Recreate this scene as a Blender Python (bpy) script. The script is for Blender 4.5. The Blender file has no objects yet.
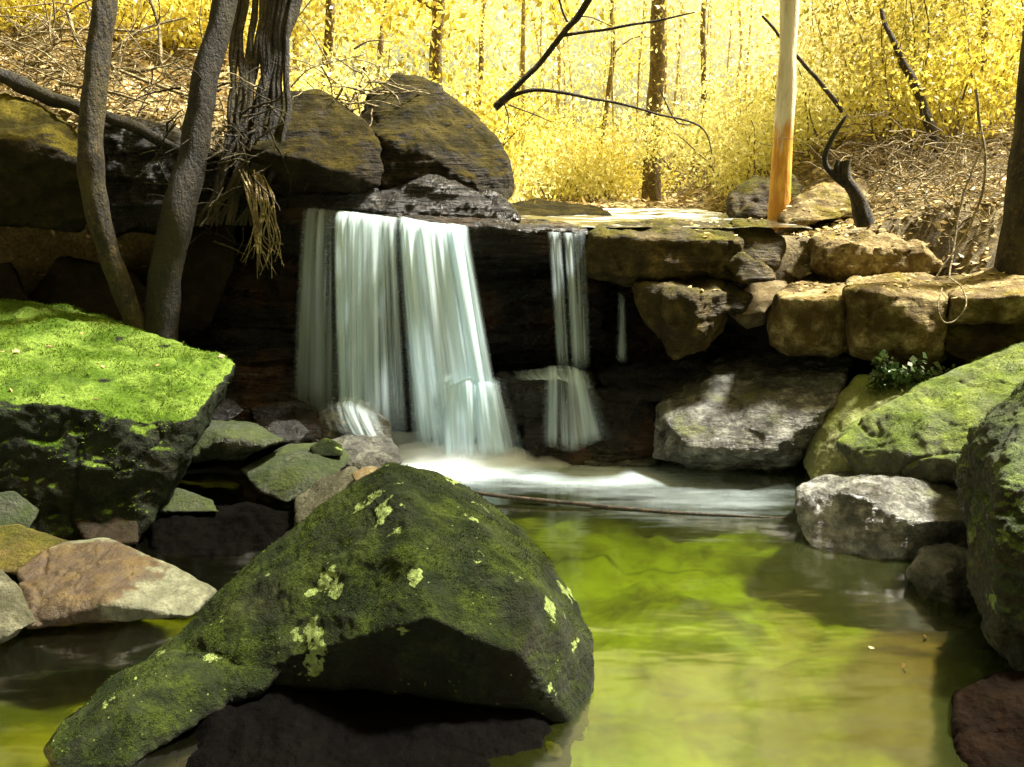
import bpy, bmesh, math, random
import numpy as np
from mathutils import Vector, Matrix

R = math.radians
random.seed(7)
rng = np.random.default_rng(11)
SC = bpy.context.scene
COL = SC.collection

# ------------------------------------------------------------------ camera
W, H, F = 1024, 767, 887.0
EYE = 1.9
PITCH = math.atan((383.5 - 185) / F)
cam_d = bpy.data.cameras.new('camera')
cam = bpy.data.objects.new('camera', cam_d)
COL.objects.link(cam)
cam_d.sensor_width = 36
cam_d.lens = F / W * 36
cam_d.clip_start = 0.05
cam_d.clip_end = 500
cam.location = (0, 0, EYE)
cam.rotation_euler = (R(90) - PITCH, 0, 0)
SC.camera = cam

# ------------------------------------------------------------------ light
SUN_EL, SUN_AZ = 58, 68          # degrees; azimuth measured from +Y to the right
w = bpy.data.worlds.new('World'); SC.world = w; w.use_nodes = True
nt = w.node_tree; bg = nt.nodes['Background']
sky = nt.nodes.new('ShaderNodeTexSky'); sky.sky_type = 'NISHITA'; sky.sun_disc = False
sky.sun_elevation = R(SUN_EL); sky.sun_rotation = R(SUN_AZ)
sky.air_density = 1.0; sky.dust_density = 7.0; sky.ozone_density = 0.6
tint = nt.nodes.new('ShaderNodeMix'); tint.data_type = 'RGBA'; tint.blend_type = 'MULTIPLY'
tint.inputs[0].default_value = 1.0
tint.inputs[7].default_value = (1.2, 1.05, 0.5, 1)
nt.links.new(sky.outputs[0], tint.inputs[6]); nt.links.new(tint.outputs[2], bg.inputs[0])
bg.inputs[1].default_value = 0.062
sd = bpy.data.lights.new('sun', 'SUN'); sd.energy = 5.0; sd.angle = R(7); sd.color = (1.0, 0.95, 0.84)
sun = bpy.data.objects.new('sun', sd); COL.objects.link(sun)
az, el = R(SUN_AZ), R(SUN_EL)
sv = Vector((math.sin(az) * math.cos(el), math.cos(az) * math.cos(el), math.sin(el)))
sun.rotation_euler = sv.to_track_quat('Z', 'Y').to_euler()
sun.location = (3, 10, 20)
SC.view_settings.view_transform = 'Standard'
SC.view_settings.look = 'None'
SC.view_settings.gamma = 1
SC.view_settings.use_curve_mapping = False
SC.view_settings.exposure = 2.1
SC.cycles.use_denoising = True
SC.cycles.max_bounces = 7
SC.cycles.diffuse_bounces = 3
SC.cycles.glossy_bounces = 3
SC.cycles.transmission_bounces = 4
SC.cycles.transparent_max_bounces = 24
SC.cycles.sample_clamp_indirect = 6
SC.cycles.volume_bounces = 3

# ------------------------------------------------------------------ helpers
CP, SP = math.cos(PITCH), math.sin(PITCH)
def pt(px, py, Y):
    """the point at forward distance Y (metres) seen at a pixel"""
    a = (px - W / 2) / F; b = (H / 2 - py) / F
    dy = CP + b * SP; dz = -SP + b * CP
    k = Y / dy
    return Vector((a * k, Y, EYE + dz * k))
def gp(px, py, z=0.0):
    a = (px - W / 2) / F; b = (H / 2 - py) / F
    dy = CP + b * SP; dz = -SP + b * CP
    k = (z - EYE) / dz
    return Vector((a * k, dy * k, z))

perm = rng.permutation(256).astype(np.int64); perm = np.concatenate([perm, perm, perm])
grads = rng.normal(size=(256, 3)); grads /= np.linalg.norm(grads, axis=1)[:, None]
def perlin(p):
    p = np.asarray(p, float)
    i = np.floor(p).astype(np.int64); f = p - i; i &= 255
    u = f * f * f * (f * (f * 6 - 15) + 10)
    out = 0
    for dx in (0, 1):
        for dy in (0, 1):
            for dz in (0, 1):
                h = perm[perm[perm[i[:, 0] + dx] + i[:, 1] + dy] + i[:, 2] + dz]
                g = grads[h]
                d = g[:, 0] * (f[:, 0] - dx) + g[:, 1] * (f[:, 1] - dy) + g[:, 2] * (f[:, 2] - dz)
                wx = u[:, 0] if dx else 1 - u[:, 0]
                wy = u[:, 1] if dy else 1 - u[:, 1]
                wz = u[:, 2] if dz else 1 - u[:, 2]
                out = out + d * wx * wy * wz
    return out * 1.6
def fbm(p, o=4, gain=.5):
    s, a, r = 1.0, 1.0, 0
    for k in range(o):
        r = r + a * perlin(p * s + k * 17.3); s *= 2.03; a *= gain
    return r
def sstep(a, b, x):
    t = np.clip((x - a) / (b - a), 0, 1); return t * t * (3 - 2 * t)

def tag(o, label=None, cat=None, group=None, kind=None):
    if label: o['label'] = label
    if cat: o['category'] = cat
    if group: o['group'] = group
    if kind: o['kind'] = kind
    return o
def mesh_np(name, V, Fq, mat=None, parent=None, loc=None, smooth=True):
    V = np.asarray(V, float); Fq = np.asarray(Fq, np.int64)
    me = bpy.data.meshes.new(name)
    if loc is None: loc = (0, 0, 0)
    V = V - np.array(loc)
    n = Fq.shape[1]
    me.vertices.add(len(V)); me.vertices.foreach_set('co', V.ravel())
    me.loops.add(Fq.size); me.loops.foreach_set('vertex_index', Fq.ravel().astype(np.int32))
    me.polygons.add(len(Fq))
    me.polygons.foreach_set('loop_start', (np.arange(len(Fq)) * n).astype(np.int32))
    me.polygons.foreach_set('loop_total', np.full(len(Fq), n, np.int32))
    me.polygons.foreach_set('use_smooth', np.full(len(Fq), smooth))
    me.update(calc_edges=True)
    if mat: me.materials.append(mat)
    o = bpy.data.objects.new(name, me); COL.objects.link(o); o.location = loc
    if parent: o.parent = parent
    return o
def empty(name, loc):
    o = bpy.data.objects.new(name, None); COL.objects.link(o); o.location = loc; o.empty_display_size = .2
    return o

# ------------------------------------------------------------------ materials
class NB:
    def __init__(s, name):
        s.m = bpy.data.materials.new(name); s.m.use_nodes = True
        s.t = s.m.node_tree; s.n = s.t.nodes
        for x in list(s.n): s.n.remove(x)
        s.out = s.n.new('ShaderNodeOutputMaterial')
        s.geo = s.n.new('ShaderNodeNewGeometry')
    def L(s, a, b): s.t.links.new(a, b)
    def put(s, sock, v):
        if isinstance(v, bpy.types.NodeSocket): s.L(v, sock)
        elif v is not None:
            if sock.type == 'RGBA' and len(v) == 3: v = (*v, 1)
            sock.default_value = v
    def noise(s, scale, detail=4, rough=.55, vec=None, dist=0.0, stretch=None, off=0):
        v = vec or s.geo.outputs['Position']
        if stretch or off:
            mp = s.n.new('ShaderNodeMapping'); s.L(v, mp.inputs[0])
            if stretch: mp.inputs['Scale'].default_value = stretch
            mp.inputs['Location'].default_value = (off, off * .7, off * .3)
            v = mp.outputs[0]
        x = s.n.new('ShaderNodeTexNoise'); s.L(v, x.inputs['Vector'])
        x.inputs['Scale'].default_value = scale; x.inputs['Detail'].default_value = detail
        x.inputs['Roughness'].default_value = rough; x.inputs['Distortion'].default_value = dist
        return x.outputs['Fac']
    def voro(s, scale, feature='F1', out='Distance', vec=None):
        x = s.n.new('ShaderNodeTexVoronoi'); x.feature = feature
        s.L(vec or s.geo.outputs['Position'], x.inputs['Vector']); x.inputs['Scale'].default_value = scale
        return x.outputs[out]
    def mr(s, v, a, b, c=0., d=1., smooth=True):
        x = s.n.new('ShaderNodeMapRange'); x.interpolation_type = 'SMOOTHSTEP' if smooth else 'LINEAR'
        s.put(x.inputs[0], v)
        for k, q in enumerate((a, b, c, d)): x.inputs[k + 1].default_value = q
        return x.outputs[0]
    def math(s, op, a, b=None, clamp=False):
        x = s.n.new('ShaderNodeMath'); x.operation = op; x.use_clamp = clamp
        s.put(x.inputs[0], a); s.put(x.inputs[1], b); return x.outputs[0]
    def mix(s, f, a, b, mode='MIX'):
        x = s.n.new('ShaderNodeMix'); x.data_type = 'RGBA'; x.blend_type = mode
        s.put(x.inputs[0], f); s.put(x.inputs[6], a); s.put(x.inputs[7], b); return x.outputs[2]
    def ramp(s, f, stops):
        x = s.n.new('ShaderNodeValToRGB'); s.put(x.inputs[0], f)
        e = x.color_ramp.elements
        while len(e) < len(stops): e.new(.5)
        for q, (p, c) in zip(e, stops): q.position = p; q.color = (*c, 1)
        return x.outputs[0]
    def attr(s, name):
        x = s.n.new('ShaderNodeAttribute'); x.attribute_name = name; return x
    def bump(s, h, strength=.5, dist=.02, nrm=None):
        x = s.n.new('ShaderNodeBump'); s.L(h, x.inputs['Height'])
        x.inputs['Strength'].default_value = strength; x.inputs['Distance'].default_value = dist
        if nrm: s.L(nrm, x.inputs['Normal'])
        return x.outputs[0]
    def bsdf(s, kind='Principled', **kw):
        x = s.n.new('ShaderNodeBsdf' + kind)
        for k, v in kw.items():
            s.put(x.inputs[k.replace('_', ' ')], v)
        return x
    def mixsh(s, f, a, b):
        x = s.n.new('ShaderNodeMixShader'); s.put(x.inputs[0], f)
        s.L(a, x.inputs[1]); s.L(b, x.inputs[2]); return x.outputs[0]
    def done(s, sh):
        s.L(sh, s.out.inputs[0]); return s.m

def mul(c, k): return tuple(min(1, x * k) for x in c)
def rock_mat(name, base, light=None, stain=(.010, .007, .003), moss=0.0, moss_col=(.10, .16, .012), moss_col2=(.20, .26, .02),
             lichen=0.0, lichen_col=(.42, .52, .16), wet=0.3, side_moss=0.0, bump=1.0, stain_amt=.6, strata=0.0, fine=1.0, sharp=.16, off=0.0):
    b = NB(name); light = light or mul(base, 2.0)
    n1 = b.noise(1.7, 7, .6, dist=.4, off=off)
    n2 = b.noise(9, 8, .65, off=3 + off)
    n3 = b.noise(55 * fine, 6, .7, off=off)
    c = b.mix(b.mr(n1, .35, .65), mul(base, .55), base)
    c = b.mix(b.mr(n2, .42, .72), c, light)
    c = b.mix(b.mr(n3, .35, .7, 0, .55), c, mul(base, .3))
    st = b.math('MULTIPLY', b.mr(b.noise(2.6, 6, .6, off=9 + off), .5, .64), stain_amt)
    c = b.mix(st, c, stain)
    sx = b.n.new('ShaderNodeSeparateXYZ'); b.L(b.geo.outputs['Normal'], sx.inputs[0])
    fac = None
    if moss or side_moss:
        up = b.mr(sx.outputs['Z'], .05, .75)
        up = b.math('ADD', b.math('MULTIPLY', up, moss), side_moss)
        nn = b.math('ADD', b.math('MULTIPLY', b.noise(3.2, 8, .68, off=5 + off), 1.5), b.math('MULTIPLY', n3, .35))
        k = b.math('ADD', up, nn)
        fac = b.mr(k, 1.35 - sharp, 1.35 + sharp)
        mc = b.mix(b.mr(b.noise(4.5, 6, .6, off=21 + off), .4, .62), moss_col, moss_col2)
        mc = b.mix(b.mr(b.noise(70, 4, .7), .3, .7, 0, .75), mc, mul(moss_col, .35))
        c = b.mix(fac, c, mc)
    if lichen:
        v = b.math('ADD', b.noise(5.5, 3, .5, off=31 + off), b.math('MULTIPLY', b.noise(38, 4, .6, off=1), .25))
        lf = b.mr(v, .86 - lichen * .18, .88 - lichen * .18)
        sp = b.mr(b.voro(26), .0, .17, 1, 0)
        sp = b.math('MULTIPLY', b.mr(sp, .35, .6), b.mr(b.noise(4, 2, off=50), .5, .58))
        lf = b.math('MAXIMUM', lf, b.math('MULTIPLY', sp, .8))
        c = b.mix(lf, c, b.mix(b.mr(b.noise(40, 5, .7), .35, .65), lichen_col, mul(lichen_col, .55)))
    ro = b.mr(b.noise(7, 6, .65, off=13 + off), .35, .7, .75 - wet * .62, .92 - wet * .35)
    if fac is not None: ro = b.math('ADD', ro, b.math('MULTIPLY', fac, .35), clamp=True)
    hgt = b.math('ADD', b.math('MULTIPLY', n2, .6), b.math('MULTIPLY', n3, .16))
    if strata:
        hgt = b.math('ADD', hgt, b.math('MULTIPLY', b.noise(3.0, 7, .6, stretch=(1.2, 1.2, 9)), strata))
    if fac is not None: hgt = b.math('ADD', hgt, b.math('MULTIPLY', b.math('MULTIPLY', fac, b.noise(160, 3, .6)), .22))
    nb = b.bump(hgt, .85 * bump, .05)
    p = b.bsdf(Base_Color=c, Roughness=ro, Normal=nb)
    p.inputs['Specular IOR Level'].default_value = (.08 + .42 * wet) if wet > .1 else .03
    return b.done(p.outputs[0])

M = {}
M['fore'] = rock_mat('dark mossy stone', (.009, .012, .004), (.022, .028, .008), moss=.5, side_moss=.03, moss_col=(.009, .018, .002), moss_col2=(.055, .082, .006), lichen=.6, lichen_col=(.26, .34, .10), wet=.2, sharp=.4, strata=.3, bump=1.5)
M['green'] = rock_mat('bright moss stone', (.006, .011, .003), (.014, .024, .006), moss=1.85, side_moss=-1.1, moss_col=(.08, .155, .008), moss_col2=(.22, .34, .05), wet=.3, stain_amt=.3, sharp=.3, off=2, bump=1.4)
M['black'] = rock_mat('wet black stone', (.003, .0027, .0022), (.009, .008, .006), stain=(.008, .004, .002), wet=.95, strata=.8, stain_amt=.5, bump=1.6)
M['cliff'] = rock_mat('wet layered cliff stone', (.007, .005, .003), (.030, .021, .010), stain=(.055, .024, .006), wet=.95, strata=1.5, stain_amt=.8, bump=1.8)
M['cave'] = rock_mat('dim brown cave stone', (.014, .009, .003), (.03, .02, .008), wet=.2, moss=.2, moss_col=(.016, .018, .003), moss_col2=(.03, .034, .006))
M['bank'] = rock_mat('mossy brown bank stone', (.018, .013, .004), (.045, .034, .010), moss=.75, side_moss=-.1, moss_col=(.05, .042, .004), moss_col2=(.18, .15, .015), wet=.3, bump=1.4)
M['bould'] = rock_mat('brown rugged stone', (.018, .013, .004), (.05, .036, .010), moss=.6, side_moss=0, moss_col=(.030, .025, .003), moss_col2=(.095, .075, .010), wet=.3, strata=.7, bump=1.7)
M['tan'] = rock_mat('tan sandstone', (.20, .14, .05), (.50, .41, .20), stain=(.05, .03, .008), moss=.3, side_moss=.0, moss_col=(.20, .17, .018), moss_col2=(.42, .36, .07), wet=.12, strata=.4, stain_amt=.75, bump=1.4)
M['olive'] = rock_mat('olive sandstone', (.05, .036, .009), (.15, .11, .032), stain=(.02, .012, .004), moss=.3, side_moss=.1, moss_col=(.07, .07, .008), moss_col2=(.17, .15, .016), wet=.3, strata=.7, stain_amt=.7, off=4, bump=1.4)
M['pale'] = rock_mat('pale dry stone', (.22, .18, .10), (.40, .34, .21), stain=(.12, .08, .03), moss=.1, wet=.1, stain_amt=.5, moss_col=(.2, .18, .04), moss_col2=(.3, .27, .06))
M['wetgrey'] = rock_mat('wet grey stone', (.035, .036, .028), (.15, .155, .12), stain=(.014, .011, .005), moss=.3, side_moss=-.12, moss_col=(.08, .09, .015), moss_col2=(.13, .15, .03), wet=.95, stain_amt=.5, strata=.5, bump=1.6, off=6)
M['lime'] = rock_mat('pale yellow green stone', (.24, .25, .11), (.40, .41, .20), stain=(.17, .19, .05), moss=.35, side_moss=0, moss_col=(.20, .25, .04), moss_col2=(.32, .38, .09), wet=.2, stain_amt=.5, sharp=.3, bump=1.2)
M['slope'] = rock_mat('grey green sloping stone', (.08, .085, .055), (.17, .175, .11), stain=(.045, .05, .02), moss=.65, side_moss=-.12, moss_col=(.10, .15, .014), moss_col2=(.22, .29, .035), wet=.4, stain_amt=.5, sharp=.35, off=8, bump=1.3)
M['grey'] = rock_mat('grey flaky stone', (.07, .07, .042), (.17, .17, .11), stain=(.03, .027, .01), moss=.15, wet=.35, stain_amt=.5, moss_col=(.05, .06, .012), moss_col2=(.09, .11, .02), bump=1.5)
M['shine'] = rock_mat('wet flat stone with painted sheen', (.10, .10, .085), (.42, .43, .38), stain=(.02, .016, .008), moss=.35, side_moss=-.1, moss_col=(.12, .14, .03), moss_col2=(.22, .25, .07), wet=1.0, stain_amt=.6, strata=.7, bump=1.8, off=6)  # wet grey stone with the sky's sheen painted in as lighter colour
M['slab'] = rock_mat('green grey slab stone', (.03, .04, .018), (.09, .105, .06), stain=(.016, .018, .006), moss=.5, moss_col=(.025, .045, .006), moss_col2=(.06, .085, .012), wet=.75, stain_amt=.5, bump=1.5)
M['rightmoss'] = rock_mat('wet mossy edge stone', (.012, .012, .004), (.04, .038, .014), moss=.6, side_moss=.22, moss_col=(.03, .055, .004), moss_col2=(.13, .20, .016), wet=.8, lichen=.5, lichen_col=(.2,.28,.05), stain=(.035, .017, .004), off=12, bump=1.7)
M['shadeblack'] = rock_mat('stone painted shade black', (.0012, .001, .0008), (.002, .0018, .0012), wet=.05, stain_amt=.0)  # stone painted near black to stand in for deep shade
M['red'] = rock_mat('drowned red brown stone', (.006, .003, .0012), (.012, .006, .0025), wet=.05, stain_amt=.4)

def rust_mat():
    b = NB('grey stone with rust patch')
    n2 = b.noise(9, 8, .65); n3 = b.noise(60, 6, .7)
    c = b.mix(b.mr(n2, .4, .7), (.08, .085, .045), (.18, .19, .12))
    c = b.mix(b.mr(n3, .4, .7, 0, .6), c, (.03,.03,.014))
    q = b.n.new('ShaderNodeVectorMath'); q.operation = 'DISTANCE'; b.L(b.geo.outputs['Position'], q.inputs[0])
    q.inputs[1].default_value = pt(66, 590, 3.75)
    d = b.math('ADD', q.outputs['Value'], b.math('MULTIPLY', b.noise(5, 6, .65), .45))
    f = b.mr(d, .56, .63, 1, 0)
    rc = b.mix(b.mr(n2, .4, .65), (.024, .014, .002), (.066, .042, .004))
    rc = b.mix(b.mr(n3, .4, .7, 0, .6), rc, (.05, .02, .004))
    c = b.mix(f, c, rc)
    h = b.math('ADD', b.math('MULTIPLY', n2, .6), b.math('MULTIPLY', n3, .2))
    return b.done(b.bsdf(Base_Color=c, Roughness=.6, Normal=b.bump(h, .9, .05)).outputs[0])
M['rust'] = rust_mat()

def bark_mat(name, dark, light, moss=None, sc=1.0, wet=.1):
    b = NB(name)
    n = b.noise(14 * sc, 8, .65, stretch=(1, 1, .35)); n2 = b.noise(3, 5, .6); n3 = b.noise(60, 4, .6)
    c = b.mix(b.mr(n, .38, .66), dark, light)
    c = b.mix(b.mr(n3, .4, .7, 0, .8), c, mul(dark, .5))
    c = b.mix(b.mr(b.noise(22, 6, .7, off=5), .54, .64, 0, .8), c, mul(light, 2.0))
    if moss: c = b.mix(b.mr(n2, .45, .62, 0, .8), c, moss)
    h = b.math('ADD', n, b.math('MULTIPLY', n3, .3))
    return b.done(b.bsdf(Base_Color=c, Roughness=.85 - wet, Normal=b.bump(h, 1.0, .05)).outputs[0])
M['bark'] = bark_mat('dark mossy bark', (.004, .003, .001), (.020, .015, .006), (.026, .022, .004))
M['bark2'] = bark_mat('speckled yellow bark', (.007, .005, .0015), (.055, .040, .012), (.06, .05, .009), sc=1.5)
M['barkfar'] = bark_mat('brown forest bark', (.10, .07, .025), (.24, .17, .07), None)
M['barksap'] = bark_mat('sapling bark paled for glow', (.30, .22, .08), (.50, .40, .18), None)  # far bark lightened to stand in for the background glow
M['barkpale'] = bark_mat('pale dry bark', (.34, .26, .10), (.60, .50, .26), None)
M['twig'] = bark_mat('dry grey twig', (.18, .14, .06), (.42, .34, .17), None)
M['darktwig'] = bark_mat('dark branch bark', (.02, .014, .006), (.06, .04, .016), None)
def gum_mat():
    b = NB('pale gum bark with orange foot')
    sx = b.n.new('ShaderNodeSeparateXYZ'); b.L(b.geo.outputs['Position'], sx.inputs[0])
    z = b.math('ADD', sx.outputs['Z'], b.math('MULTIPLY', b.noise(6, 5, .6, stretch=(2.5, 2.5, .4)), .9))
    f = b.mr(z, 2.62, 2.85)
    lo = b.mix(b.mr(b.noise(12, 5, stretch=(1, 1, .3)), .4, .6), (.60, .27, .03), (.85, .50, .08))
    hi_ = b.mix(b.mr(b.noise(10, 6, .6, stretch=(1, 1, .2), off=3), .45, .65), (.88, .83, .66), (.62, .52, .32))
    c = b.mix(f, lo, hi_)
    return b.done(b.bsdf(Base_Color=c, Roughness=.7, Normal=b.bump(b.noise(20, 6, .6, stretch=(1, 1, .2)), .8, .03)).outputs[0])
M['gum'] = gum_mat()

def leaf_mat(name, c1, c2, c3, trans=.55, sc=.6, shine=.04):
    b = NB(name)
    n = b.noise(sc, 3, .6); v = b.noise(9, 2, .5)
    c = b.mix(b.mr(n, .38, .62), c1, c2)
    c = b.mix(b.mr(v, .5, .68, 0, .9), c, c3)
    d = b.bsdf('Diffuse', Color=c); t = b.bsdf('Translucent', Color=c)
    g = b.bsdf('Glossy', Color=(1, 1, .9), Roughness=.45)
    s = b.mixsh(trans, d.outputs[0], t.outputs[0])
    return b.done(b.mixsh(shine, s, g.outputs[0]))
M['leafyellow'] = leaf_mat('yellow leaves', (.76, .70, .20), (.87, .82, .36), (.52, .47, .07))  # yellow leaves, paled further to stand in for background glow
M['leafgold'] = leaf_mat('gold leaves', (.60, .50, .06), (.78, .68, .14), (.28, .23, .02))
M['leafolive'] = leaf_mat('olive leaves', (.26, .22, .025), (.44, .36, .05), (.10, .09, .015))
M['leafgreen'] = leaf_mat('dark green leaves', (.012, .035, .008), (.03, .06, .012), (.08, .11, .03), .2)
M['leafpale'] = leaf_mat('leaves paled for glow', (.78, .70, .24), (.88, .82, .42), (.62, .52, .10))  # leaf colour paled to stand in for the glow at centre
M['litter'] = leaf_mat('dead leaf litter', (.42, .31, .13), (.70, .56, .28), (.14, .10, .04), .15, sc=3)

def ground_mat():
    b = NB('forest floor earth')
    n = b.noise(3, 8, .65); n2 = b.noise(40, 6, .7)
    sx = b.n.new('ShaderNodeSeparateXYZ'); b.L(b.geo.outputs['Position'], sx.inputs[0])
    c = b.mix(b.mr(n, .35, .65), (.10, .075, .025), (.30, .23, .09))
    c = b.mix(b.mr(n2, .4, .65, 0, .8), c, (.05, .035, .012))
    hgt_f = b.mr(sx.outputs['Z'], .9, 1.5)  # ground gets darker below the height of the ledge
    dk = b.mix(b.mr(n, .4, .65), (.010, .008, .004), (.03, .022, .01))
    c = b.mix(hgt_f, dk, c)
    h = b.math('ADD', n, b.math('MULTIPLY', n2, .4))
    return b.done(b.bsdf(Base_Color=c, Roughness=.85, Normal=b.bump(h, .8, .06)).outputs[0])
M['ground'] = ground_mat()
def bed_mat():
    b = NB('pool bed algae and stones')
    n = b.noise(2.2, 6, .6, dist=.5); n2 = b.noise(14, 5, .6); v = b.voro(5)
    c = b.mix(b.mr(n, .38, .62), (.035, .04, .006), (.15, .185, .013))
    c = b.mix(b.mr(n2, .5, .68, 0, .7), c, (.10, .10, .012))
    sx = b.n.new('ShaderNodeSeparateXYZ'); b.L(b.geo.outputs['Position'], sx.inputs[0])
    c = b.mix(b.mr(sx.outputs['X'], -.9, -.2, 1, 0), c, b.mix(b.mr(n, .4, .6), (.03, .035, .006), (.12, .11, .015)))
    return b.done(b.bsdf(Base_Color=c, Roughness=.9).outputs[0])
M['bed'] = bed_mat()
def water_mat():
    b = NB('pool water')
    fo = b.attr('foam').outputs['Fac']
    fr = b.n.new('ShaderNodeFresnel'); fr.inputs[0].default_value = 1.5
    n = b.noise(2.2, 3, .5, stretch=(.6, 1.6, 1)); nb = b.bump(n, .18, .05)
    b.L(nb, fr.inputs['Normal'])
    tr = b.bsdf('Transparent', Color=(.78, .87, .27))
    gl = b.bsdf('Glossy', Color=(1, 1, 1), Roughness=.13, Normal=nb)
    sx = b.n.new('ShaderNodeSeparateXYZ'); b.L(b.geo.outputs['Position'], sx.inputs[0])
    sun_side = b.mr(b.math('ADD', sx.outputs['X'], b.math('MULTIPLY', n, .5)), -.3, .8)  # sunlight on the right of the pool painted into the body colour
    df = b.bsdf('Diffuse', Color=b.mix(sun_side, (.004, .004, .001), (.035, .045, .005)))
    body = b.mixsh(.22, tr.outputs[0], df.outputs[0])
    s = b.mixsh(b.math('MULTIPLY', fr.outputs[0], 2.3, clamp=True), body, gl.outputs[0])
    fd = b.bsdf("Diffuse", Color=(.58, .70, .74))
    k = b.math('ADD', fo, b.math('MULTIPLY', b.math('SUBTRACT', b.noise(5, 5, .6, stretch=(.5, 2.2, 1)), .5), .55))
    k = b.math('MULTIPLY', b.mr(k, .10, 1.25), b.mr(fo, 0, .12))
    return b.done(b.mixsh(k, s, fd.outputs[0]))
M['water'] = water_mat()
def stream_mat():
    b = NB('shallow stream water')
    fo = b.attr('foam').outputs['Fac']
    gl = b.bsdf('Glossy', Color=(1, 1, 1), Roughness=.12, Normal=b.bump(b.noise(12, 4, .6), .3, .03))
    df = b.bsdf('Diffuse', Color=(.05, .045, .02))
    fr = b.n.new('ShaderNodeFresnel'); fr.inputs[0].default_value = 1.45
    s = b.mixsh(fr.outputs[0], df.outputs[0], gl.outputs[0])
    return b.done(b.mixsh(fo, s, b.bsdf('Diffuse', Color=(.82, .86, .85)).outputs[0]))
M['stream'] = stream_mat()
def fall_mat():
    b = NB('falling white water')
    u = b.attr('u').outputs['Fac']; v = b.attr('v').outputs['Fac']; e = b.attr('edge').outputs['Fac']; sd_ = b.attr('sd').outputs['Fac']
    cv = b.n.new('ShaderNodeCombineXYZ'); b.L(u, cv.inputs[0]); b.L(v, cv.inputs[1]); b.L(sd_, cv.inputs[2])
    def nz(sx_, sy_, det=3, off=0):
        return b.noise(1.0, det, .55, vec=cv.outputs[0], stretch=(sx_, sy_, 1), off=off)
    a = b.mr(nz(12, .30, 3), .36, .64)          # broad strands
    f = b.mr(nz(38, .8, 3, off=4), .30, .72)      # silk threads
    k = b.math('ADD', b.math('MULTIPLY', a, .80), b.math('MULTIPLY', f, .30))
    k = b.math('MULTIPLY', k, e)
    k = b.math('MINIMUM', b.math('MULTIPLY', k, 1.15), .96)
    c = (.76, .93, 1.0)
    d = b.bsdf('Diffuse', Color=c); t = b.bsdf('Translucent', Color=c)
    wsh = b.mixsh(.5, d.outputs[0], t.outputs[0])
    return b.done(b.mixsh(k, b.bsdf('Transparent', Color=(1, 1, 1)).outputs[0], wsh))
M['fall'] = fall_mat()
def mist_mat():
    b = NB('spray mist')
    pv = b.n.new('ShaderNodeVolumePrincipled')
    pv.inputs['Color'].default_value = (.95, .97, .98, 1); pv.inputs['Density'].default_value = 9.0
    b.L(pv.outputs[0], b.out.inputs['Volume']); return b.m
M['mist'] = mist_mat()

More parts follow.
